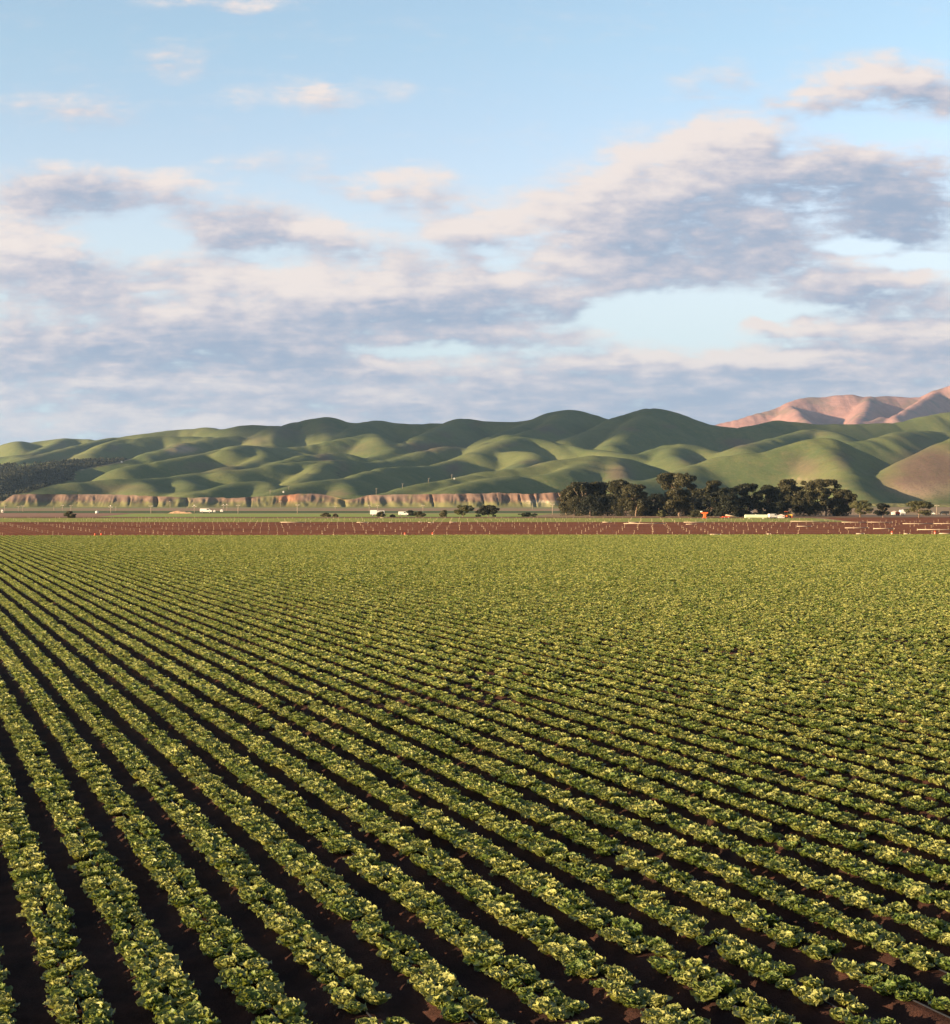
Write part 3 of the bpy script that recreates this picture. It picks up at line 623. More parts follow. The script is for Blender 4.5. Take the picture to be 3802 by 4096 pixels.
t.l.new(b.outputs[0], ms.inputs[1]); t.l.new(tr.outputs[0], ms.inputs[2]); t.l.new(ms.outputs[0], t.n['Material Output'].inputs['Surface'])
M_LEAF = m
NEAR = [leaf_mesh(10 + i, 15, 7, 9, .176, .95) for i in range(8)]
MID = [leaf_mesh(40 + i, 12, 4, 5, .170, .8) for i in range(6)]
FAR = [leaf_mesh(70 + i, 11, 3, 3, .180, .5) for i in range(5)]
for q in NEAR + MID + FAR: q.materials.append(M_LEAF)

rs = np.random.RandomState(3)
PS = .285
pts = []
for k in range(kmin, kmax):
    for line in (-1, 1):
        c = PH + BED * k + line * .150
        t0 = np.arange(6, 330, PS) + rs.uniform(0, PS)
        n = len(t0)
        cj = c + rs.normal(0, .022, n) + .03 * (vnoise(t0 / 6, t0 * 0 + k * 7.7, 2) - .5); tj = t0 + rs.normal(0, .035, n)
        x = cj * NV[0] + tj * DV[0]; y = cj * NV[1] + tj * DV[1]
        sel = (y > 14.5) & (y < edge(x) - .4) & (np.abs(x) < .325 * y + 4) & (rs.rand(n) > .03)
        # thin patches
        sel &= ~((vnoise(x / 5, y / 5, 77) > .90) & (rs.rand(n) < .30))
        # the sparse corner nearest the camera on the right
        corner = np.clip((x / y * F / PXS + 1901 - 2300) / 1500, 0, 1) * np.clip((20.3 - y) / 3, 0, 1)
        sel &= rs.rand(n) > corner * .42
        sc = rs.uniform(.78, 1.17, n) * (1 - .28 * corner) * (1 + .22 * (vnoise(x / 3, y / 3, 13) - .5)) * np.where(rs.rand(n) < .05, .7, 1)
        pts.append(np.stack([x, y, np.full(n, .10), sc, rs.uniform(0, 6.283, n), rs.normal(0, .09, n), rs.normal(0, .09, n)], -1)[sel])
pts = np.concatenate(pts)
d = pts[:, 1]
xs_ = 475 + pts[:, 0] / d * F; ys_ = 502 + (CAMH - .2) / d * F
inview = (xs_ > -12) & (xs_ < 962) & (ys_ < 1034)
order = np.argsort(np.where(inview, d, 1e9))[:300]
single = np.zeros(len(pts), bool); single[order] = True
grp = "lettuce heads nearest the camera"
for j, i in enumerate(order):
    x, y, z, s, rz, rx, ry = pts[i]
    o = bpy.data.objects.new("lettuce", NEAR[j % len(NEAR)]); COL.objects.link(o)
    o.location = (x, y, z); o.rotation_euler = (rx, ry, rz); o.scale = (s, s, s)
    tag(o, "green curly-leaved lettuce head growing in a double row of the nearest beds", "lettuce", grp)
rest = pts[~single]
def scatter(name, P, lods, m, label=None):
    """one object that carries copies of the given meshes on its points; P columns x y z scale rz rx ry"""
    me = bpy.data.meshes.new(name); me.vertices.add(len(P)); me.vertices.foreach_set('co', P[:, :3].astype(np.float32).ravel())
    a = me.attributes.new('sc', 'FLOAT', 'POINT'); a.data.foreach_set('value', P[:, 3].astype(np.float32))
    a = me.attributes.new('rot', 'FLOAT_VECTOR', 'POINT'); a.data.foreach_set('vector', P[:, [5, 6, 4]].astype(np.float32).ravel())
    a = me.attributes.new('lod', 'INT', 'POINT'); lod = np.zeros(len(P), np.int32)
    for k, (y0, ms_) in enumerate(lods): lod[P[:, 1] >= y0] = k
    a.data.foreach_set('value', lod)
    a = me.attributes.new('pick', 'INT', 'POINT'); a.data.foreach_set('value', np.random.RandomState(5).randint(0, 1000, len(P)).astype(np.int32))
    o = link(name, me, m)
    g = bpy.data.node_groups.new(name + "_nodes", 'GeometryNodeTree')
    g.interface.new_socket("Geometry", in_out='INPUT', socket_type='NodeSocketGeometry'); g.interface.new_socket("Geometry", in_out='OUTPUT', socket_type='NodeSocketGeometry')
    N, Lk = g.nodes, g.links
    gi = N.new('NodeGroupInput'); go = N.new('NodeGroupOutput'); jn = N.new('GeometryNodeJoinGeometry')
    def attr(nm, ty):
        n = N.new('GeometryNodeInputNamedAttribute'); n.data_type = ty; n.inputs[0].default_value = nm; return n.outputs['Attribute']
    aS, aR, aL, aP = attr('sc', 'FLOAT'), attr('rot', 'FLOAT_VECTOR'), attr('lod', 'INT'), attr('pick', 'INT')
    e2r = N.new('FunctionNodeEulerToRotation'); Lk.new(aR, e2r.inputs[0])
    for k, (y0, ms_) in enumerate(lods):
        ji = N.new('GeometryNodeJoinGeometry')
        for q in ms_:
            src = bpy.data.objects.new(name + "_source", q)
            oi_ = N.new('GeometryNodeObjectInfo'); oi_.inputs['Object'].default_value = src
            gt = N.new('GeometryNodeGeometryToInstance'); Lk.new(oi_.outputs['Geometry'], gt.inputs[0]); Lk.new(gt.outputs[0], ji.inputs[0])
        ip = N.new('GeometryNodeInstanceOnPoints')
        cmp_ = N.new('FunctionNodeCompare'); cmp_.data_type = 'INT'; cmp_.operation = 'EQUAL'; Lk.new(aL, cmp_.inputs[2]); cmp_.inputs[3].default_value = k
        Lk.new(gi.outputs[0], ip.inputs['Points']); Lk.new(cmp_.outputs[0], ip.inputs['Selection']); Lk.new(ji.outputs[0], ip.inputs['Instance'])
        ip.inputs['Pick Instance'].default_value = True; Lk.new(aP, ip.inputs['Instance Index'])
        Lk.new(e2r.outputs[0], ip.inputs['Rotation']); Lk.new(aS, ip.inputs['Scale'])
        Lk.new(ip.outputs[0], jn.inputs[0])
    Lk.new(jn.outputs[0], go.inputs[0])
    md = o.modifiers.new("scatter", 'NODES'); md.node_group = g
    return o
print("lettuce", len(pts))
o = scatter("lettuce_rows", rest, [(0, NEAR), (46, MID), (105, FAR)], M_LEAF)
tag(o, "long double rows of green lettuce filling the field beyond the nearest heads", "lettuce", kind='stuff')

# ------------------------------------------------------------------ drip hoses along the beds
M_HOSE = plain("black_hose", (.018, .019, .024), .35, 0, .2, 8)
def hose(k, y0, y1, rad, label, lift=.0, side=.0, grp="drip hoses along the beds"):
    c = PH + BED * k + side; mb = MB(); P = []
    t0 = (y0 - c * NV[1]) / DV[1]; t1 = (y1 - c * NV[1]) / DV[1]; t = t0
    ph = rnd.uniform(0, 6)
    while t < t1:
        cc = c + .03 * math.sin(t * .7 + ph) + .015 * math.sin(t * 1.9 + ph * 2)
        P.append((cc * NV[0] + t * DV[0], cc * NV[1] + t * DV[1], .115 + rad + lift + .01 * math.sin(t * 1.3 + ph))); t += .35
    mb.tube(P, rad, 8)
    tag(mb.build("drip_hose", M_HOSE, smooth=True), label, "hose", grp)
HOSE_K = {4: "thin black drip hose between the two lettuce lines of a bed in the middle foreground"}
for k in range(0, 13):
    if k in (7,): continue
    hose(k, 15.5, 46, .011, "thin black drip hose between the two lettuce lines of a near bed")
hose(7, 15.5, 18.7, .022, "thick glossy black hose lying bare on the soil in the right foreground", .01, -.10, None)

# ------------------------------------------------------------------ trees
M_BARK = plain("bark", (.16, .115, .085), .9, 0, .35, 1.5)
M_PALEBARK = plain("pale_bark", (.36, .28, .21), .85, 0, .3, 1.2)
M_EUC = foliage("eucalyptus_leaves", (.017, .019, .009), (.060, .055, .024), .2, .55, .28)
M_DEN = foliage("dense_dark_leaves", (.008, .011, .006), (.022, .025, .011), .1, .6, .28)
M_OLI = foliage("olive_leaves", (.05, .055, .022), (.12, .115, .048), .3, .55, .28)
M_BUSH = foliage("scrub_leaves", (.045, .045, .02), (.11, .095, .045), .25, .6, .4)
def leaf_cloud(mb, c, r, n, size, rg):
    for _ in range(n):
        u = rg.normal(size=3); u /= np.linalg.norm(u) + 1e-9
        p = np.array(c) + u * np.array(r) * rg.uniform(.25, 1.0) ** .45
        nrm = u + rg.normal(size=3) * .8; nrm /= np.linalg.norm(nrm)
        a = np.cross(nrm, rg.normal(size=3)); a /= np.linalg.norm(a) + 1e-9; bb = np.cross(nrm, a)
        s = size * rg.uniform(.6, 1.35); a = a * s; bb = bb * s * .55
        mb.add([p - a, p - bb * .9 + a * .1, p + a, p + bb * .9 - a * .05], [(0, 1, 2, 3)])
def make_tree(name, label, xs, yb, yt, wd, style, seed, cat="tree", group=None, Z=None, trunk_m=None, lean=0.0, leafm=None):
    Z = Z or zg(yb); px = PXS / F * Z
    H = (yb - yt) * px; Wd = wd * px; rg = np.random.RandomState(seed)
    x0 = wx(xs, Z); root = empty(name, (x0, Z, 0)); tag(root, label, cat, group)
    tm = trunk_m or M_BARK
    tb = MB(); cr = MB(); sz = max(.22, min(.46, .42 * H / 15))
    def limb(a, b, r0, r1, n=6):
        a = np.array(a); b = np.array(b); P = [a + (b - a) * u + np.append(rg.normal(size=2) * .035 * np.linalg.norm(b - a), 0) * math.sin(math.pi * u) for u in np.linspace(0, 1, n)]
        tb.tube([tuple(q) for q in P], list(np.linspace(r0, r1, n)), 7)
    clumps = []
    def env(style):
        if style == 'euc':
            z = rg.uniform(.18, 1.0); w_ = .70 + .30 * min(1, z / .6) if z < .66 else math.sqrt(max(.03, 1 - ((z - .66) / .35) ** 2))
        elif style == 'dense':
            z = rg.uniform(.05, 1.0); w_ = .95 if z < .55 else .95 * math.sqrt(max(.05, 1 - ((z - .55) / .47) ** 2))
        elif style == 'round':
            z = rg.uniform(.22, 1.0); w_ = math.sqrt(max(.06, 1 - ((z - .58) / .46) ** 2))
        else:
            z = rg.uniform(.02, 1.0); w_ = math.sqrt(max(.04, 1 - z ** 1.8))
        return z, w_
    skew = rg.uniform(-.12, .12); lobes = rg.uniform(0, 6.28, 3)
    if style in ('euc', 'dense'):
        th = H * (rg.uniform(.30, .40) if style == 'euc' else .6); tr = H * .02
        limb((0, 0, -.2), (lean * .4, 0, th), tr * 1.4, tr * .8, 7)
    else:
        th = H * .32; tr = H * .035
        limb((0, 0, -.1), (0, 0, th), tr * 1.3, tr, 5)
    nb = {'euc': 84, 'dense': 70, 'round': 36, 'bush': 40}[style]; fx = {'euc': (.065, .125), 'dense': (.075, .13), 'round': (.11, .18), 'bush': (.16, .27)}[style]
    for i in range(nb):
        z, w_ = env(style); an = rg.uniform(0, 6.283)
        lob = 1 + .16 * math.sin(2 * an + lobes[0]) + .14 * math.sin(5.0 * z + lobes[1]) + .12 * math.sin(11 * z + 2 * an + lobes[2])
        rad = .5 * Wd * w_ * lob * math.sqrt(rg.uniform(.02, 1)); r_ = H * rg.uniform(*fx)
        x_ = rad * math.cos(an) + skew * Wd * z; y_ = .85 * rad * math.sin(an)
        x_ = max(-.56 * Wd + .6 * r_, min(.56 * Wd - .6 * r_, x_))
        clumps.append((x_, y_, max(r_ * .4, min(z * H, H - r_ * .62)), r_))
        if i % 3 == 0 and style != 'bush': limb((lean * .4, 0, th * rg.uniform(.75, 1.0)), (x_, y_, z * H - r_ * .2), tr * .45, tr * .12)
    for (a, b_, c_, r_) in clumps:
        n = int(min(190, max(46, 26 * (r_ / sz) ** 1.5)))
        leaf_cloud(cr, (a, b_, c_), (r_ * rg.uniform(1.0, 1.5), r_ * 1.1, r_ * rg.uniform(.6, .85)), n, sz, rg)
    tb.build('trunk', tm, root, True)
    lm = leafm or {'euc': M_EUC, 'dense': M_DEN, 'round': M_OLI, 'bush': M_BUSH}[style]
    me = bpy.data.meshes.new('crown'); me.from_pydata(cr.v, [], cr.f); me.update(); link('crown', me, lm, root)
    return root
G_GROVE = "trees of the dark grove"
TREES = [
 ("gum_tree", "gum tree at the grove's open end with a slim pale trunk and thin crown", 2268, 2063, 1958, 56, 'euc', 1, M_PALEBARK),
 ("gum_tree", "broad gum tree with a pale forked trunk just inside the open end of the grove", 2326, 2062, 1929, 104, 'euc', 2, M_PALEBARK),
 ("gum_tree", "full-crowned gum tree with a flat top beside the pale forked trunk", 2392, 2064, 1930, 84, 'euc', 3, None),
 ("gum_tree", "gum tree with a small rounded crown rising above its flat-topped neighbours", 2468, 2063, 1921, 84, 'euc', 4, None),
 ("dark_tree", "dark ragged tree at the edge of the dip in the grove's outline", 2545, 2064, 1936, 104, 'euc', 5, None),
 ("dark_tree", "lowest dark tree of the grove, in the dip before the tallest crown", 2624, 2063, 1975, 88, 'dense', 6, None),
 ("gum_tree", "tallest gum tree of the grove with a big domed crown", 2718, 2064, 1892, 150, 'euc', 7, None),
 ("gum_tree", "olive-leaved gum tree leaning against the tallest crown of the grove", 2790, 2062, 1956, 72, 'euc', 8, None),
 ("gum_tree", "thin tall gum tree with a small tufted top above dark lower growth", 2862, 2064, 1924, 58, 'euc', 9, None),
 ("dark_tree", "dense black-green tree behind the orange machine", 2858, 2066, 1966, 96, 'dense', 10, None),
 ("dark_tree", "dense black-green tree with a stepped top standing behind the pale house", 2932, 2066, 1944, 100, 'dense', 11, None),
 ("dark_tree", "widest dense black-green tree with a level top behind the pale green tank", 3002, 2066, 1934, 118, 'dense', 12, None),
 ("dark_tree", "black-green tree with a pointed shoulder above one end of the pale green tank", 3072, 2066, 1941, 70, 'dense', 13, None),
 ("gum_tree", "tall feathery gum tree with a narrow top beyond the dense black-green trees", 3150, 2064, 1919, 104, 'euc', 14, None),
 ("gum_tree", "low gum tree in the gap beside the grove's broadest gum", 3214, 2064, 1964, 74, 'euc', 15, None),
 ("gum_tree", "broadest gum of the grove with branches showing in its spreading crown", 3306, 2065, 1919, 176, 'euc', 16, None),
 ("gum_tree", "sloping gum tree tucked against the broadest gum of the grove", 3384, 2065, 1960, 80, 'euc', 17, None),
 ("round_tree", "short round-headed tree where the grove ends by the bare field", 3442, 2070, 2003, 86, 'round', 18, None),
 ("round_tree", "small dark round tree standing alone with a bare forked trunk", 3534, 2069, 2013, 70, 'round', 19, None),
 ("round_tree", "olive-green spreading tree standing alone beside the white tank", 3678, 2070, 2002, 108, 'round', 20, None),
]
for (nm, lb, xs, yb, yt, wd, st, sd_, tm) in TREES:
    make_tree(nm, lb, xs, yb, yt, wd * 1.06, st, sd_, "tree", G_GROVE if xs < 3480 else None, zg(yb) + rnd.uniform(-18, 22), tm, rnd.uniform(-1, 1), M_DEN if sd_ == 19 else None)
BUSH = [
 ("round green bush standing alone on the bare field edge", 281, 2071, 2045, 48, 'bush', 31, M_BUSH),
 ("round olive tree-like bush, lighter of the pair beside the young green crop", 1852, 2067, 2020, 76, 'round', 32, M_OLI),
 ("dark dense bush, wider of the pair beside the young green crop", 1955, 2067, 2021, 104, 'bush', 33, M_DEN),
 ("small dark bush behind the low white van", 1646, 2063, 2042, 32, 'bush', 34, M_DEN),
 ("low olive bush next to the small dark bush", 1680, 2067, 2045, 44, 'bush', 35, M_BUSH),
 ("olive bush growing against the white box trailer", 1525, 2067, 2046, 36, 'bush', 36, M_BUSH),
 ("thin brownish bush between the vans and the paired bushes", 1775, 2067, 2041, 24, 'bush', 37, M_BUSH),
 ("scrubby brown bush at the edge of the light green field", 1305, 2067, 2051, 40, 'bush', 38, M_BUSH),
 ("low sparse scrub beside the scrubby brown bush", 1342, 2068, 2056, 26, 'bush', 39, M_BUSH),
 ("tiny dark bush on the track beyond the white box trailer", 1570, 2069, 2059, 24, 'bush', 40, M_DEN),
 ("low spread of green scrub before the open end of the grove", 2118, 2066, 2050, 82, 'bush', 41, M_BUSH),
 ("pale brown dry bush at the foot of the tallest gum", 2650, 2067, 2042, 40, 'bush', 42, M_OLI),
 ("rounded olive shrub beside the orange machine", 2790, 2069, 2040, 62, 'bush', 43, M_BUSH),
]
for (lb, xs, yb, yt, wd, st, sd_, lm) in BUSH:
    make_tree("bush", lb, xs, yb, yt, wd, st, sd_, "bush", "bushes on the plain", None, None, 0, lm)
for j, (xs, yt, wd) in enumerate(((2300, 2006, 76), (2362, 1996, 70), (2432, 2000, 90), (2505, 2004, 80), (2580, 1998, 86), (2668, 2004, 96), (2742, 1998, 90), (2806, 2010, 60), (3130, 2020, 60), (3240, 2004, 90), (3350, 2006, 90))):
    make_tree("undergrowth_bush", "dark bushy undergrowth filling the foot of the grove between its trunks", xs, 2066, yt - 14, wd * 1.25, 'bush', 60 + j, "bush", "undergrowth bushes in the grove", zg(2064) + rnd.uniform(-6, 6), None, 0, M_DEN if j % 3 else M_EUC)

# dark plantation on the left hillside: far-off wood read as one mass
rg = np.random.RandomState(8); wd_ = MB(); cnt = 0
for gx in np.arange(-1150, -480, 4.8):
    for gy in np.arange(1795, 2900, 5.2):
        x, y = gx + rg.uniform(-2.4, 2.4), gy + rg.uniform(-2.4, 2.4); z = hill_at(x, y)
        xs, ys = 1901 + x / y * F / PXS, 2008 - (z - CAMH) / y * F / PXS
        if not inpoly(xs, ys) or xs < -80: continue
        h = rg.uniform(3.8, 6.6); cnt += 1
        for k in range(9):
            u = rg.normal(size=3); u /= np.linalg.norm(u); q = rg.uniform(.2, 1); p = np.array((x, y, z + h * q)) + u * np.array((1, 1, .4)) * h * .36 * (1.15 - .6 * q)
            a = np.cross(u, rg.normal(size=3)); a /= np.linalg.norm(a); bb = np.cross(u, a); a *= h * .24; bb *= h * .24
            wd_.add([p - a, p - bb, p + a, p + bb], [(0, 1, 2, 3)])
print("wood", cnt)
me = bpy.data.meshes.new("dark_wood"); me.from_pydata(wd_.v, [], wd_.f); me.update()
tag(link("dark_wood", me, foliage("plantation_leaves", (.020, .023, .013), (.036, .038, .019), .1, .8, .05)), "dark green plantation of small trees covering the lower left hillside", "plantation", kind='stuff')

# ------------------------------------------------------------------ sprinkler risers and pipes in the ploughed field
M_RISER = plain("pale_painted_pipe", (.36, .28, .18), .6, 0, .12, 2)
M_ALU = plain("weathered_aluminium_pipe", (.38, .30, .22), .5, .0, .15, .3)
def riser_mesh():
    mb = MB(); mb.tube([(0, 0, -.02), (0, 0, .22), (0, 0, .42)], [.026, .024, .022], 6)
    mb.tube([(0, 0, .42), (0, 0, .47)], [.042, .042], 8); mb.tube([(-.09, 0, .48), (.09, 0, .51)], [.026, .02], 6)
    mb.tube([(-.14, 0, .0), (.14, 0, .0)], [.045, .045], 6)
    me = bpy.data.meshes.new("sprinkler_riser"); me.from_pydata(mb.v, [], mb.f); me.update(); me.materials.append(M_RISER); return me
RM = riser_mesh(); RP = []
LAT = 9.49
for k in range(-12, 45):
    c = 27.5 + LAT * k
    for j in range(0, 90):
        t = 150 + 7.5 * j + (3.75 if k % 2 else 0) + rg.uniform(-.35, .35); cj = c + rg.normal() * .18
        x, y = cj * NV[0] + t * DV[0], cj * NV[1] + t * DV[1]
        if edge(x) + 2 < y < 572 and abs(x) < .325 * y + 4 and (x < 112 or y < 470 + .6 * (x - 112)) and rg.rand() > .18: RP.append((x, y, 0, rg.uniform(.85, 1.12), rg.uniform(0, 6.28), rg.normal() * .05, rg.normal() * .05))
RP = np.array(RP); inv = np.abs(RP[:, 0]) < .306 * RP[:, 1]
ordr = np.argsort(np.where(inv, RP[:, 1], 1e9))[:300]; one = np.zeros(len(RP), bool); one[ordr] = True
for i in ordr:
    x, y, z, sc_, rz, rx, ry = RP[i]
    o = bpy.data.objects.new("sprinkler_riser", RM); COL.objects.link(o); o.location = (x, y, z); o.rotation_euler = (rx, ry, rz); o.scale = (sc_,) * 3
    tag(o, "pale upright sprinkler riser standing in the nearer rows of the reddish ploughed field", "sprinkler", "sprinkler risers in the ploughed field")
print("risers", len(RP))
o = scatter("sprinkler_risers", RP[~one], [(0, [RM])], M_RISER)
tag(o, "pale sprinkler risers dotted in rows over the far ploughed soil and young green crop", "sprinklers", kind='stuff')
def pipes(label, xa, xb, yy, n=2, r=.09, grp="irrigation pipes lying in the ploughed field"):
    """a low bundle of long pipes lying across the field"""
    Z = zg(yy + 1.5); mb = MB(); a, b_ = wx(xa, Z), wx(xb, Z)
    for k in range(n):
        nseg = max(1, int(round((b_ - a) / 9.0)))
        for q in range(nseg):
            x0_, x1_ = a + (b_ - a) * q / nseg, a + (b_ - a) * (q + 1) / nseg
            mb.tube([(x0_ + .04, Z + k * r * 2.1, r * 1.2 + .03 * math.sin(q)), (x1_ - .14, Z + k * r * 2.1 + .1, r * 1.2)], r, 8)
            mb.tube([(x1_ - .16, Z + k * r * 2.1 + .1, r * 1.2), (x1_ - .02, Z + k * r * 2.1 + .1, r * 1.2)], r * 1.28, 8)
    tag(mb.build("irrigation_pipe", M_ALU, smooth=True), label, "pipe", grp)
def c4(x): return 2802 + x / 1.848
def c3(x): return 1900 + x / 1.848
def c2(x): return 950 + x / 1.848
PIPES = [("longest pale pipe line, along the far side of the bare field behind the risers", c4(668), c4(962), 2085, 3),
 ("pale pipe line, middle of three end to end along the bare field's far side", c4(1050), c4(1425), 2089, 3),
 ("pale pipe line running out of frame along the bare field's far side", c4(1500), c4(1960), 2095, 3),
 ("short pipe length lying just nearer than the longest pale pipe line", c4(715), c4(830), 2105.5, 1),
 ("thin pipe length lying alone below the gap between two far pipe lines", c4(1070), c4(1252), 2112, 1),
 ("pipe between two risers, with upright ends standing near the small orange marker", c4(1280), c4(1440), 2115, 2),
 ("pale pipe running out of frame nearest to the lettuce among the long pipes", c4(1605), c4(1940), 2119, 2),
 ("stubby bundle of pale pipes lying on the edge of the lettuce field", c4(1158), c4(1220), 2136, 4),
 ("low bundle of pale pipes on the lettuce edge below the pale green tank", c4(72), c4(158), 2139, 3),
 ("very short pale pipe piece on the lettuce edge near the bundle below the tank", c4(496), c4(526), 2137, 3),
 ("short pale pipe piece on the lettuce edge beside a lone riser", c4(1508), c4(1556), 2136, 2),
 ("pale pipe on the lettuce edge at the frame's side beyond the lone riser", c4(1770), c4(1880), 2135, 3),
 ("pale pipe bundle along the near edge of the young green crop, under the forked gum", c3(943), c3(1012), 2089, 2),
 ("pale pipe bundle along the young crop's near edge, under the grove's lowest tree", c3(1138), c3(1222), 2089.5, 2),
 ("pale pipe bundle along the young crop's near edge, under the tallest gum", c3(1545), c3(1705), 2089, 3),
 ("thin pale pipe lying beside the bundle under the tallest gum", c3(1560), c3(1640), 2097, 1),
 ("long thin pale pipe across the soil where the young crop narrows", c3(1100), c3(1420), 2094, 1),
 ("long flat pale pipe bundle at the young crop's edge, before the white box trailer", c2(318), c2(505), 2089, 2),
 ("pale pipe bundle at the young crop's edge, right under the white box trailer", c2(880), c2(972), 2089.5, 2),
 ("tiny pale pipe piece at the young crop's edge next to the trailer's bundle", c2(1120), c2(1146), 2089, 3),
 ("small pale pipe piece at the young crop's edge under the small dark bush", c2(1338), c2(1366), 2088, 4),
 ("short pale pipe bundle at the young crop's edge under the low olive bush", c2(1408), c2(1452), 2090, 2),
 ("short pale pipe bundle at the young crop's edge, under the round olive bush", c2(1566), c2(1622), 2088.5, 3),
 ("pale pipe bundle lying on the dirt track behind the young green crop", c2(1056), c2(1102), 2071, 3)]
for p in PIPES: pipes(*p)

# ------------------------------------------------------------------ utility poles
M_POLE = plain("grey_wood_pole", (.27, .22, .17), .85, 0, .2, .8)
M_INS = plain("pale_insulator", (.65, .6, .55), .4)
def pole(label, xs, yt, yb, hill=False, arm=True, light=False, thick=1.0):
    if hill: x, Z, z = hill_ray(xs, yb)
    else: Z = min(zg(yb), 1770); x = wx(xs, Z); z = 0.0
    H = (yb - yt) * PXS / F * Z; root = empty("utility_pole", (x, Z, z - .1)); r = (.10 + .00005 * Z) * thick
    mb = MB().tube([(0, 0, 0), (0, 0, H * .5), (0, 0, H)], [r * 1.1, r, r * .75], 7); mb.build('pole', M_POLE, root, True)
    if arm:
        mb = MB().box(-1.1, 1.1, -.16 - r, -r * .72, H - .68, H - .54, .03); mb.build('crossarm', M_POLE, root)
        mb = MB()
        for q in (-1.0, -.55, .55, 1.0): mb.tube([(q, -.08 - r, H - .5), (q, -.08 - r, H - .25)], [.07, .05], 6)
        mb.build('insulators', M_INS, root)
    if light: MB().lathe([(.001, .5), (.32, .42), (.4, .1), (.3, -.1), (.001, -.12)], 10, (0, 0, H)).build('lamp_head', M_INS, root, True)
    tag(root, label, "pole", "utility poles on the plain" if not hill else "utility poles on the hill foot")
POLES = [("pole furthest to the left, on the dry strip under the start of the cliff", 19, 2017, 2046), ("shorter pole second from the left, under the dark plantation", 74, 2022, 2045), ("pole third from the left, under the left end of the cliff", 92, 2020, 2047),
 ("thin pole on the dry strip a little left of the round green bush", 216, 2023, 2041), ("pole just left of the round green bush, under fluted cliff", 250, 2018, 2042), ("pole rising right above the round green bush", 284, 2019, 2046),
 ("pole standing right of the white round-topped tank", 443, 2024, 2051), ("thin low pole beyond the white round-topped tank", 464, 2024, 2043), ("tall pole midway between the white round-topped tank and the small white sheds", 604, 2020, 2054),
 ("pole before the orange gully of the cliff", 681, 2004, 2033), ("short pole behind the field left of the soil heap", 749, 2023, 2037), ("pole directly behind the brown soil heap", 778, 2022, 2051),
 ("left pole of the close pair over the small white shed", 894, 2019, 2042), ("right pole of the close pair over the small white shed", 908, 2018, 2042), ("tall pole just right of the small white sheds", 953, 2017, 2055),
 ("tall pole below the orange bank that slants across the slope", 1190, 2015, 2057), ("pole on the grassy foot of the slanting orange bank", 1122, 2004, 2031), ("short pole on the dry strip under the tan slope", 1342, 2023, 2037),
 ("pole at the left end of the white box trailer", 1478, 2018, 2046), ("pole over the right end of the white box trailer", 1511, 2018, 2044), ("pole on the dry strip right of the low white van", 1693, 2018, 2046),
 ("tall white pole right beside the open end of the grove", 2211, 2012, 2058), ("thin pole under the pale white patch of the cliff", 2132, 2012, 2037), ("tall pole near the white tank beside the spreading tree", 3749, 2018, 2058)]
for i, (lb, xs, yt, yb) in enumerate(POLES): pole("utility " + lb, xs, yt, yb, False, xs not in (216, 464, 749, 2132), xs in (443, 778, 894, 908))
HPOLES = [("over the start of the slanting orange bank", 1081, 1960, 1978), ("beside the white hut on the slope", 1156, 1947, 1961), ("on the cliff edge right of the shaded hollow", 1506, 1953, 1978), ("second up the crest of the long green spur", 1611, 1935, 1955), ("third up the crest of the long green spur", 1715, 1912, 1932), ("highest up the long green spur by a tiny white hut", 1808, 1898, 1916)]
for lb, xs, yt, yb in HPOLES: pole("utility pole on the hillside " + lb, xs, yt, yb, True)

# ------------------------------------------------------------------ sheds, tanks and vehicles
M_WHITE = plain("white_paint", (.60, .58, .54), .45, 0, .06, .6)
M_GREYW = plain("grey_paint", (.42, .42, .42), .5, 0, .1, .6)
M_ORANGE = plain("orange_paint", (.62, .12, .03), .45, 0, .1, 1.5)
M_REDO = plain("red_orange_paint", (.50, .075, .03), .5, 0, .1, 3)
M_YEL = plain("yellow_paint", (.70, .42, .08), .45, 0, .1, 1.5)
M_TYRE = plain("black_rubber", (.02, .02, .02), .8)
M_GLASS = plain("dark_window", (.03, .04, .05), .1)
M_GREENT = plain("pale_green_tank", (.50, .55, .38), .5, 0, .1, .5)
M_ROOF = plain("pale_roof", (.58, .46, .42), .7, 0, .12, .8)
M_WALL = plain("pale_plaster", (.55, .45, .40), .8, 0, .08, .8)
M_BLUE = plain("blue_grey_paint", (.30, .38, .46), .5)
def base(xs, yb, name, label, cat, group=None, hill=False, rz=0):
    if hill: x, Z, z = hill_ray(xs, yb)
    else: Z = zg(yb); x = wx(xs, Z); z = 0
    root = empty(name, (x, Z, z), rz); tag(root, label, cat, group); return root, PXS / F * Z
def wheels(root, xsw, y, r, wdt=.28):
    for xw in xsw:
        for yy in (-y, y):
            wl = MB().tube([(xw, yy - wdt / 2, r), (xw, yy + wdt / 2, r)], r, 14).build('wheel', M_TYRE, root)
            MB().tube([(xw, yy - wdt / 2 - .02, r), (xw, yy + wdt / 2 + .02, r)], r * .5, 10).build('rim', M_GREYW, wl)
def trailer():
    r, px = base(1511, 2065, "box_trailer", "long white box trailer parked beyond the young green crop", "trailer")
    MB().box(-3.0, -.1, -1.25, 1.25, .75, 2.55, .05).build('cargo_box', M_WHITE, r)
    MB().box(-.1, 2.9, -1.2, 1.2, .8, 2.35, .04).build('rear_box', M_GREYW, r)
    MB().box(-2.9, 2.8, -.5, .5, .5, .74, .02).build('chassis', M_TYRE, r); MB().box(2.9, 4.1, -.06, .06, .52, .64).build('drawbar', M_TYRE, r)
    wheels(r, (-1.9, 1.2, 2.1), 1.0, .48)
trailer()
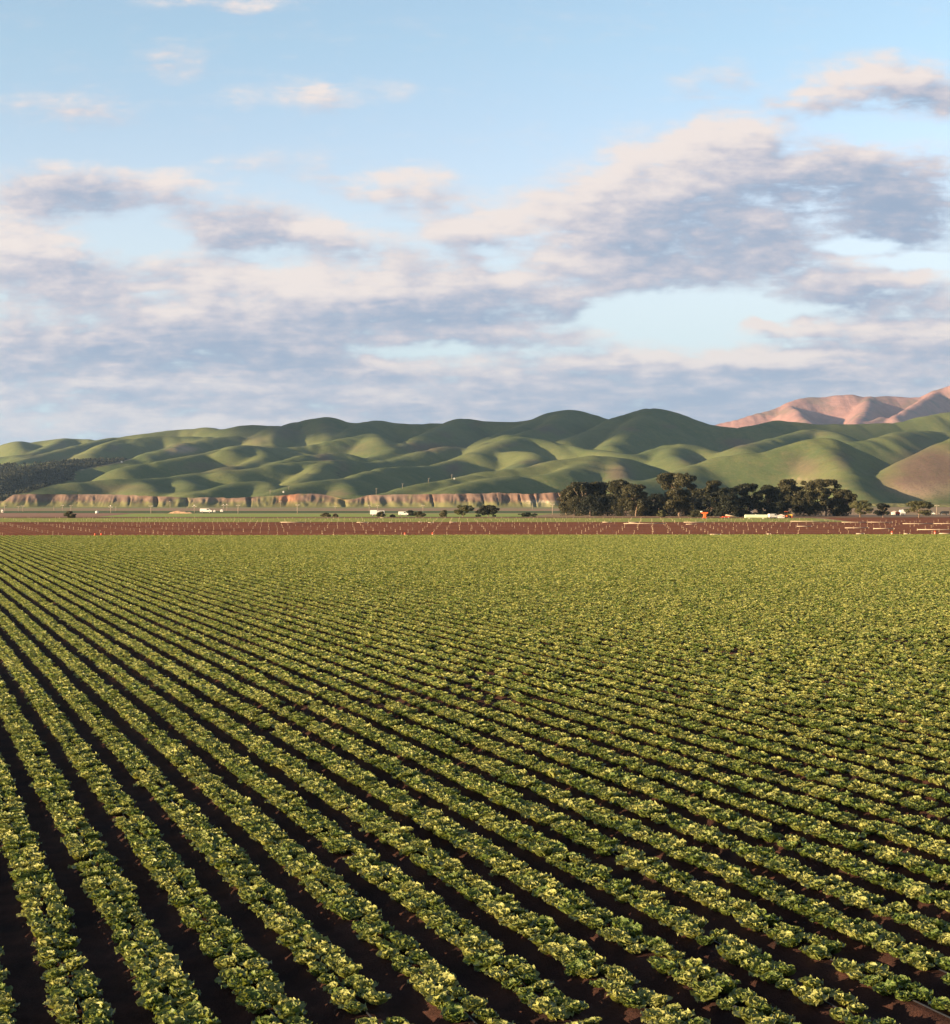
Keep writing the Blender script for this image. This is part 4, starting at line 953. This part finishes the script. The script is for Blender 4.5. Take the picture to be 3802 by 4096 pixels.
def van(xs, yb, label, L, Hh, body, rz=0, nm="van", cat="van"):
    r, px = base(xs, yb, nm, label, cat, None, False, rz)
    h0 = Hh * .28; P = [(-L / 2, h0), (-L / 2, Hh * .93), (-L / 2 + .12, Hh), (L * .22, Hh), (L * .36, Hh * .64), (L * .5, Hh * .56), (L * .5, h0)]
    MB().prism(P, -.85, .85).build('body', body, r)
    MB().prism([(L * .06, Hh * .66), (L * .06, Hh * .92), (L * .20, Hh * .92), (L * .315, Hh * .66)], -.87, .87).build('window', M_GLASS, r)
    MB().box(L * .49, L * .505, -.7, -.4, Hh * .38, Hh * .48).build('headlight', M_WHITE, r); MB().box(L * .49, L * .505, .4, .7, Hh * .38, Hh * .48).build('headlight', M_WHITE, r)
    wheels(r, (-L * .3, L * .3), .78, Hh * .19, .22)
van(1614, 2064, "low white van parked behind the young crop beside the small dark bush", 4.2, 1.9, M_WHITE)
van(3094, 2074, "small white van parked at the end of the pale green tank", 3.4, 1.7, M_WHITE, R(12))
van(3725, 2060, "white car parked beyond the lone spreading tree", 3.6, 1.5, M_WHITE, 0, "car", "car")
van(3778, 2059, "dark pickup-like car parked furthest right on the plain", 4.4, 1.7, M_TYRE, R(180), "car", "car")
def tank(xs, yb, yt, wd, label, horiz=False, m=None):
    r, px = base(xs, yb, "water_tank", label, "tank"); H = (yb - yt) * px; Wd = wd * px
    if horiz:
        q = H * .44; mb = MB().tube([(-Wd / 2, 0, q + H * .12), (-Wd / 2 + .25, 0, q + H * .12), (Wd / 2 - .25, 0, q + H * .12), (Wd / 2, 0, q + H * .12)], [q * .8, q, q, q * .8], 18); mb.build('shell', m or M_WHITE, r, False)
        for xw in (-Wd * .3, Wd * .3): MB().box(xw - .15, xw + .15, -q * .8, q * .8, 0, H * .3).build('support', M_GREYW, r)
        MB().tube([(0, 0, H * .98), (0, 0, H * 1.06)], .28, 10).build('hatch', M_GREYW, r)
    else:
        MB().lathe([(.001, 0), (Wd / 2, 0), (Wd / 2, H * .68), (Wd * .42, H * .84), (Wd * .22, H * .96), (.001, H)], 20).build('shell', m or M_WHITE, r, True)
        MB().lathe([(Wd * .1, H * .97), (Wd * .1, H * 1.03), (.001, H * 1.04)], 10).build('hatch', M_GREYW, r)
tank(388, 2053.5, 2043, 13, "white round-topped tank standing on the bare pink field")
tank(3612, 2060, 2039, 25, "white cylinder tank lying on its side between the two lone trees", True)
tank(3026, 2075, 2058, 92, "long pale green tank lying low in front of the dense black-green trees", True, M_GREENT)
def shed(xs, yb, yt, wd, label, wall, roof, hill=False, nm="shed", cat="shed", dep=None):
    r, px = base(xs, yb, nm, label, cat, None, hill); H = (yb - yt) * px; Wd = max(wd * px, .8); D = dep or Wd * .7; e = H * .66
    MB().box(-Wd / 2, Wd / 2, -D / 2, D / 2, -.3, e).build('wall', wall, r)
    MB().prism([(-Wd / 2 - .15, e + .003), (0, H), (Wd / 2 + .15, e + .003)], -D / 2 - .15, D / 2 + .15).build('roof', roof, r)
    f = MB().box(-Wd * .12, Wd * .06, -D / 2 - .04, -D / 2 + .02, -.05, e * .8).build('door', M_GREYW, r); MB().box(Wd * .02, Wd * .04, -D / 2 - .09, -D / 2 - .04, e * .35, e * .45).build('handle', M_TYRE, f)
    w_ = MB().box(Wd * .2, Wd * .38, -D / 2 - .04, -D / 2 + .02, e * .4, e * .75).build('window', M_GLASS, r)
shed(2985, 2060, 2036, 46, "pale pink-roofed house half hidden among the dense black-green trees", M_WALL, M_ROOF, False, "farmhouse", "house", 6)
shed(3126, 2072, 2057, 24, "small pinkish shed beside the small white van under the feathery gum", M_WALL, M_ROOF)
shed(3579, 2058, 2044, 20, "small white house left of the white cylinder tank", M_WHITE, M_ROOF, False, "farmhouse", "house")
shed(887, 2047, 2037, 11, "small white shed below the close pair of poles", M_WHITE, M_WHITE)
shed(858, 2048, 2040, 8, "tiny white hut left of the shed below the paired poles", M_WHITE, M_WHITE)
shed(809, 2046, 2038, 6, "tiny blue-grey hut between the soil heap and the white huts", M_BLUE, M_BLUE)
shed(1134, 1971, 1964, 6, "white hut alone on the green slope above the slanting orange bank", M_WHITE, M_WHITE, True)
shed(1818, 1917, 1911, 6, "tiny white hut high on the long green spur", M_WHITE, M_WHITE, True)
shed(487, 1851, 1845, 7, "tiny white hut at the top end of the dark plantation", M_WHITE, M_WHITE, True)
shed(9, 2050, 2038, 9, "pinkish white shed at the far left end of the plain", M_WALL, M_WHITE)
van(825, 2052, "white van parked by the dark crop between the soil heap and the white huts", 6.5, 2.4, M_WHITE)
r, px = base(725, 2054, "soil_heap", "long low heap of tan soil on the light green field edge", "soil heap")
vs = []; nn = 28
for i in range(nn):
    for j in range(9):
        u, v = i / (nn - 1) * 2 - 1, j / 8 * 2 - 1
        vs.append((u * 6.5, v * 2.2, max(0, 1.5 * (1 - u * u) ** .7 * (1 - v * v) * (.8 + .5 * mnoise.noise((u * 3, v * 2, 1.0))))))
hm = bpy.data.meshes.new("heap_body"); hm.from_pydata(vs, [], [tuple(int(q) for q in f) for f in grid_faces(nn, 9)]); hm.update(); link("heap_body", hm, plain("tan_soil", (.42, .27, .17), .95, 0, .2, 1.0), r)
# orange machine: an upright orange body on a base with a pale cab roof held out to one side
r, px = base(2820, 2075, "farm_machine", "orange upright farm machine with a pale light at its top, standing before the grove", "machine")
MB().box(-.75, .75, -.6, .6, .12, .5, .05).build('base_frame', M_ORANGE, r)
MB().box(-.42, .52, -.45, .45, .5, 2.0, .08).build('body', M_ORANGE, r)
MB().prism([(-1.25, 1.98), (-1.25, 2.3), (1.15, 2.3), (1.15, 1.98), (.6, 1.72), (-.6, 1.72)], -.5, .5).build('hopper', M_ORANGE, r)
MB().box(-1.5, -.8, -.35, .35, 2.32, 2.72, .06).build('lamp_housing', M_WHITE, r)
wheels(r, (-.55, .6), .62, .22, .2)
r, px = base(2905, 2074, "flatbed_trailer", "orange flatbed trailer lying low beside the pale green tank", "trailer")
MB().box(-1.3, 1.3, -.8, .8, .4, .75, .04).build('bed', M_REDO, r); wheels(r, (-.7, .7), .7, .3, .2)
MB().box(-2.2, -1.3, -.06, .06, .42, .52).build('drawbar', M_REDO, r)
Z = zg(2074); px = PXS / F * Z; xa, xb = wx(2904, Z), wx(2956, Z); mb = MB()
for k in range(5): mb.tube([(xa, Z - .5 + k * .25, 1.35 - .05 * k), (xb, Z - .5 + k * .25, .55 - .03 * k)], .11, 8)
tag(mb.build("pipe_stack", M_ALU, smooth=True), "stack of pale pipes leaning down from the orange flatbed trailer", "pipes")
r, px = base(3155, 2072, "tractor", "yellow-orange tractor parked under the feathery gum tree", "tractor")
MB().box(-.2, 1.5, -.42, .42, .75, 1.4, .08).build('bonnet', M_YEL, r); MB().box(-1.3, -.2, -.6, .6, .8, 1.2, .05).build('body', M_YEL, r)
cb = MB()
for (a, b_) in ((-1.25, -.55), (-1.25, .55), (-.28, -.55), (-.28, .55)): cb.tube([(a, b_, 1.2), (a, b_, 2.3)], .05, 6)
cb.build('cab_frame', M_TYRE, r); MB().box(-1.4, -.15, -.68, .68, 2.3, 2.4, .03).build('cab_roof', M_ORANGE, r); MB().tube([(.9, .2, 1.4), (.9, .2, 2.1)], .05, 8).build('exhaust', M_TYRE, r)
for xw, rr in ((-.85, .72), (1.1, .42)):
    for yy in (-.75, .75):
        wl = MB().tube([(xw, yy - .2, rr), (xw, yy + .2, rr)], rr, 16).build('wheel', M_TYRE, r); MB().tube([(xw, yy - .22, rr), (xw, yy + .22, rr)], rr * .5, 12).build('rim', M_ORANGE, wl)
r, px = base(3593, 2061, "tank_cart", "orange cart standing against the end of the white cylinder tank", "cart")
MB().box(-.9, .9, -.7, .7, .5, 1.5, .06).build('body', M_REDO, r); wheels(r, (-.45, .45), .68, .34, .2); MB().tube([(.9, 0, .6), (1.9, 0, .45)], .06, 6).build('drawbar', M_TYRE, r)
for lb, xs, yb in (("orange marker drum on the lettuce edge, left one of a close pair", 381, 2147), ("orange marker drum on the lettuce edge, right one of a close pair", 406, 2146.5), ("orange marker drum alone on the lettuce edge under the trailer and vans", 1621, 2143.5), ("orange marker drum on the lettuce edge under the round olive bush", 1732, 2143), ("small orange marker drum on the soil below the lone small dark round tree", 3570, 2137), ("small orange marker drum beside a riser, below the pole near the white tank", 3742, 2136)):
    r, px = base(xs, yb, "marker_drum", lb, "marker", "orange markers in the field")
    MB().lathe([(.001, 0), (.17, 0), (.19, .04), (.16, .3), (.17, .32), (.16, .5), (.14, .56), (.001, .57)], 14).build('drum', M_REDO, r, True); MB().lathe([(.185, .14), (.19, .16), (.19, .20), (.185, .22)], 14).build('band', M_WHITE, r, True)

# ------------------------------------------------------------------ evening haze over the whole plain
mb = MB().box(-4450, 4450, -60, 10450, -1.1, 790)
hz_o = mb.build("haze", None)
m = bpy.data.materials.new("haze_air"); m.use_nodes = True; nt = m.node_tree
nt.nodes.remove(nt.nodes['Principled BSDF'])
pv = nt.nodes.new('ShaderNodeVolumePrincipled'); pv.inputs['Color'].default_value = (.45, .66, 1.0, 1); pv.inputs['Density'].default_value = 3.4e-5; pv.inputs['Anisotropy'].default_value = .2
nt.links.new(pv.outputs[0], nt.nodes['Material Output'].inputs['Volume'])
hz_o.data.materials.append(m); tag(hz_o, "thin pale evening haze over the plain and hills", kind='stuff')

# unseen cloud bank added on the sunward side to shade the rear ridges
import bmesh
bm = bmesh.new(); bmesh.ops.create_icosphere(bm, subdivisions=5, radius=1.0)
for v in bm.verts:
    n = v.co.normalized(); f = 1 + .28 * mnoise.fractal(n * 2.2 + Vector((3, 1, 7)), .9, 2.0, 5)
    v.co = Vector((n.x * 330 * f, n.y * 560 * f, n.z * 120 * f * (1.0 if n.z > 0 else .8)))
cm = bpy.data.meshes.new("shadow_cloud"); bm.to_mesh(cm); bm.free()
for p in cm.polygons: p.use_smooth = True
ta = math.tan(R(SUN_EL)); hs = Vector((sunv.x, sunv.y)).normalized(); el = Vector((hs.y, -hs.x))
A_, L_ = 6000.0, 3150.0
cl = link("shadow_cloud", cm, plain("cloud_white", (.8, .8, .82), 1.0, 0, .05, .01)); tag(cl, kind='structure')
cl.location = (hs.x * A_ + el.x * L_, hs.y * A_ + el.y * L_, 385 + ta * A_); cl.rotation_euler = (0, 0, math.atan2(hs.y, hs.x))
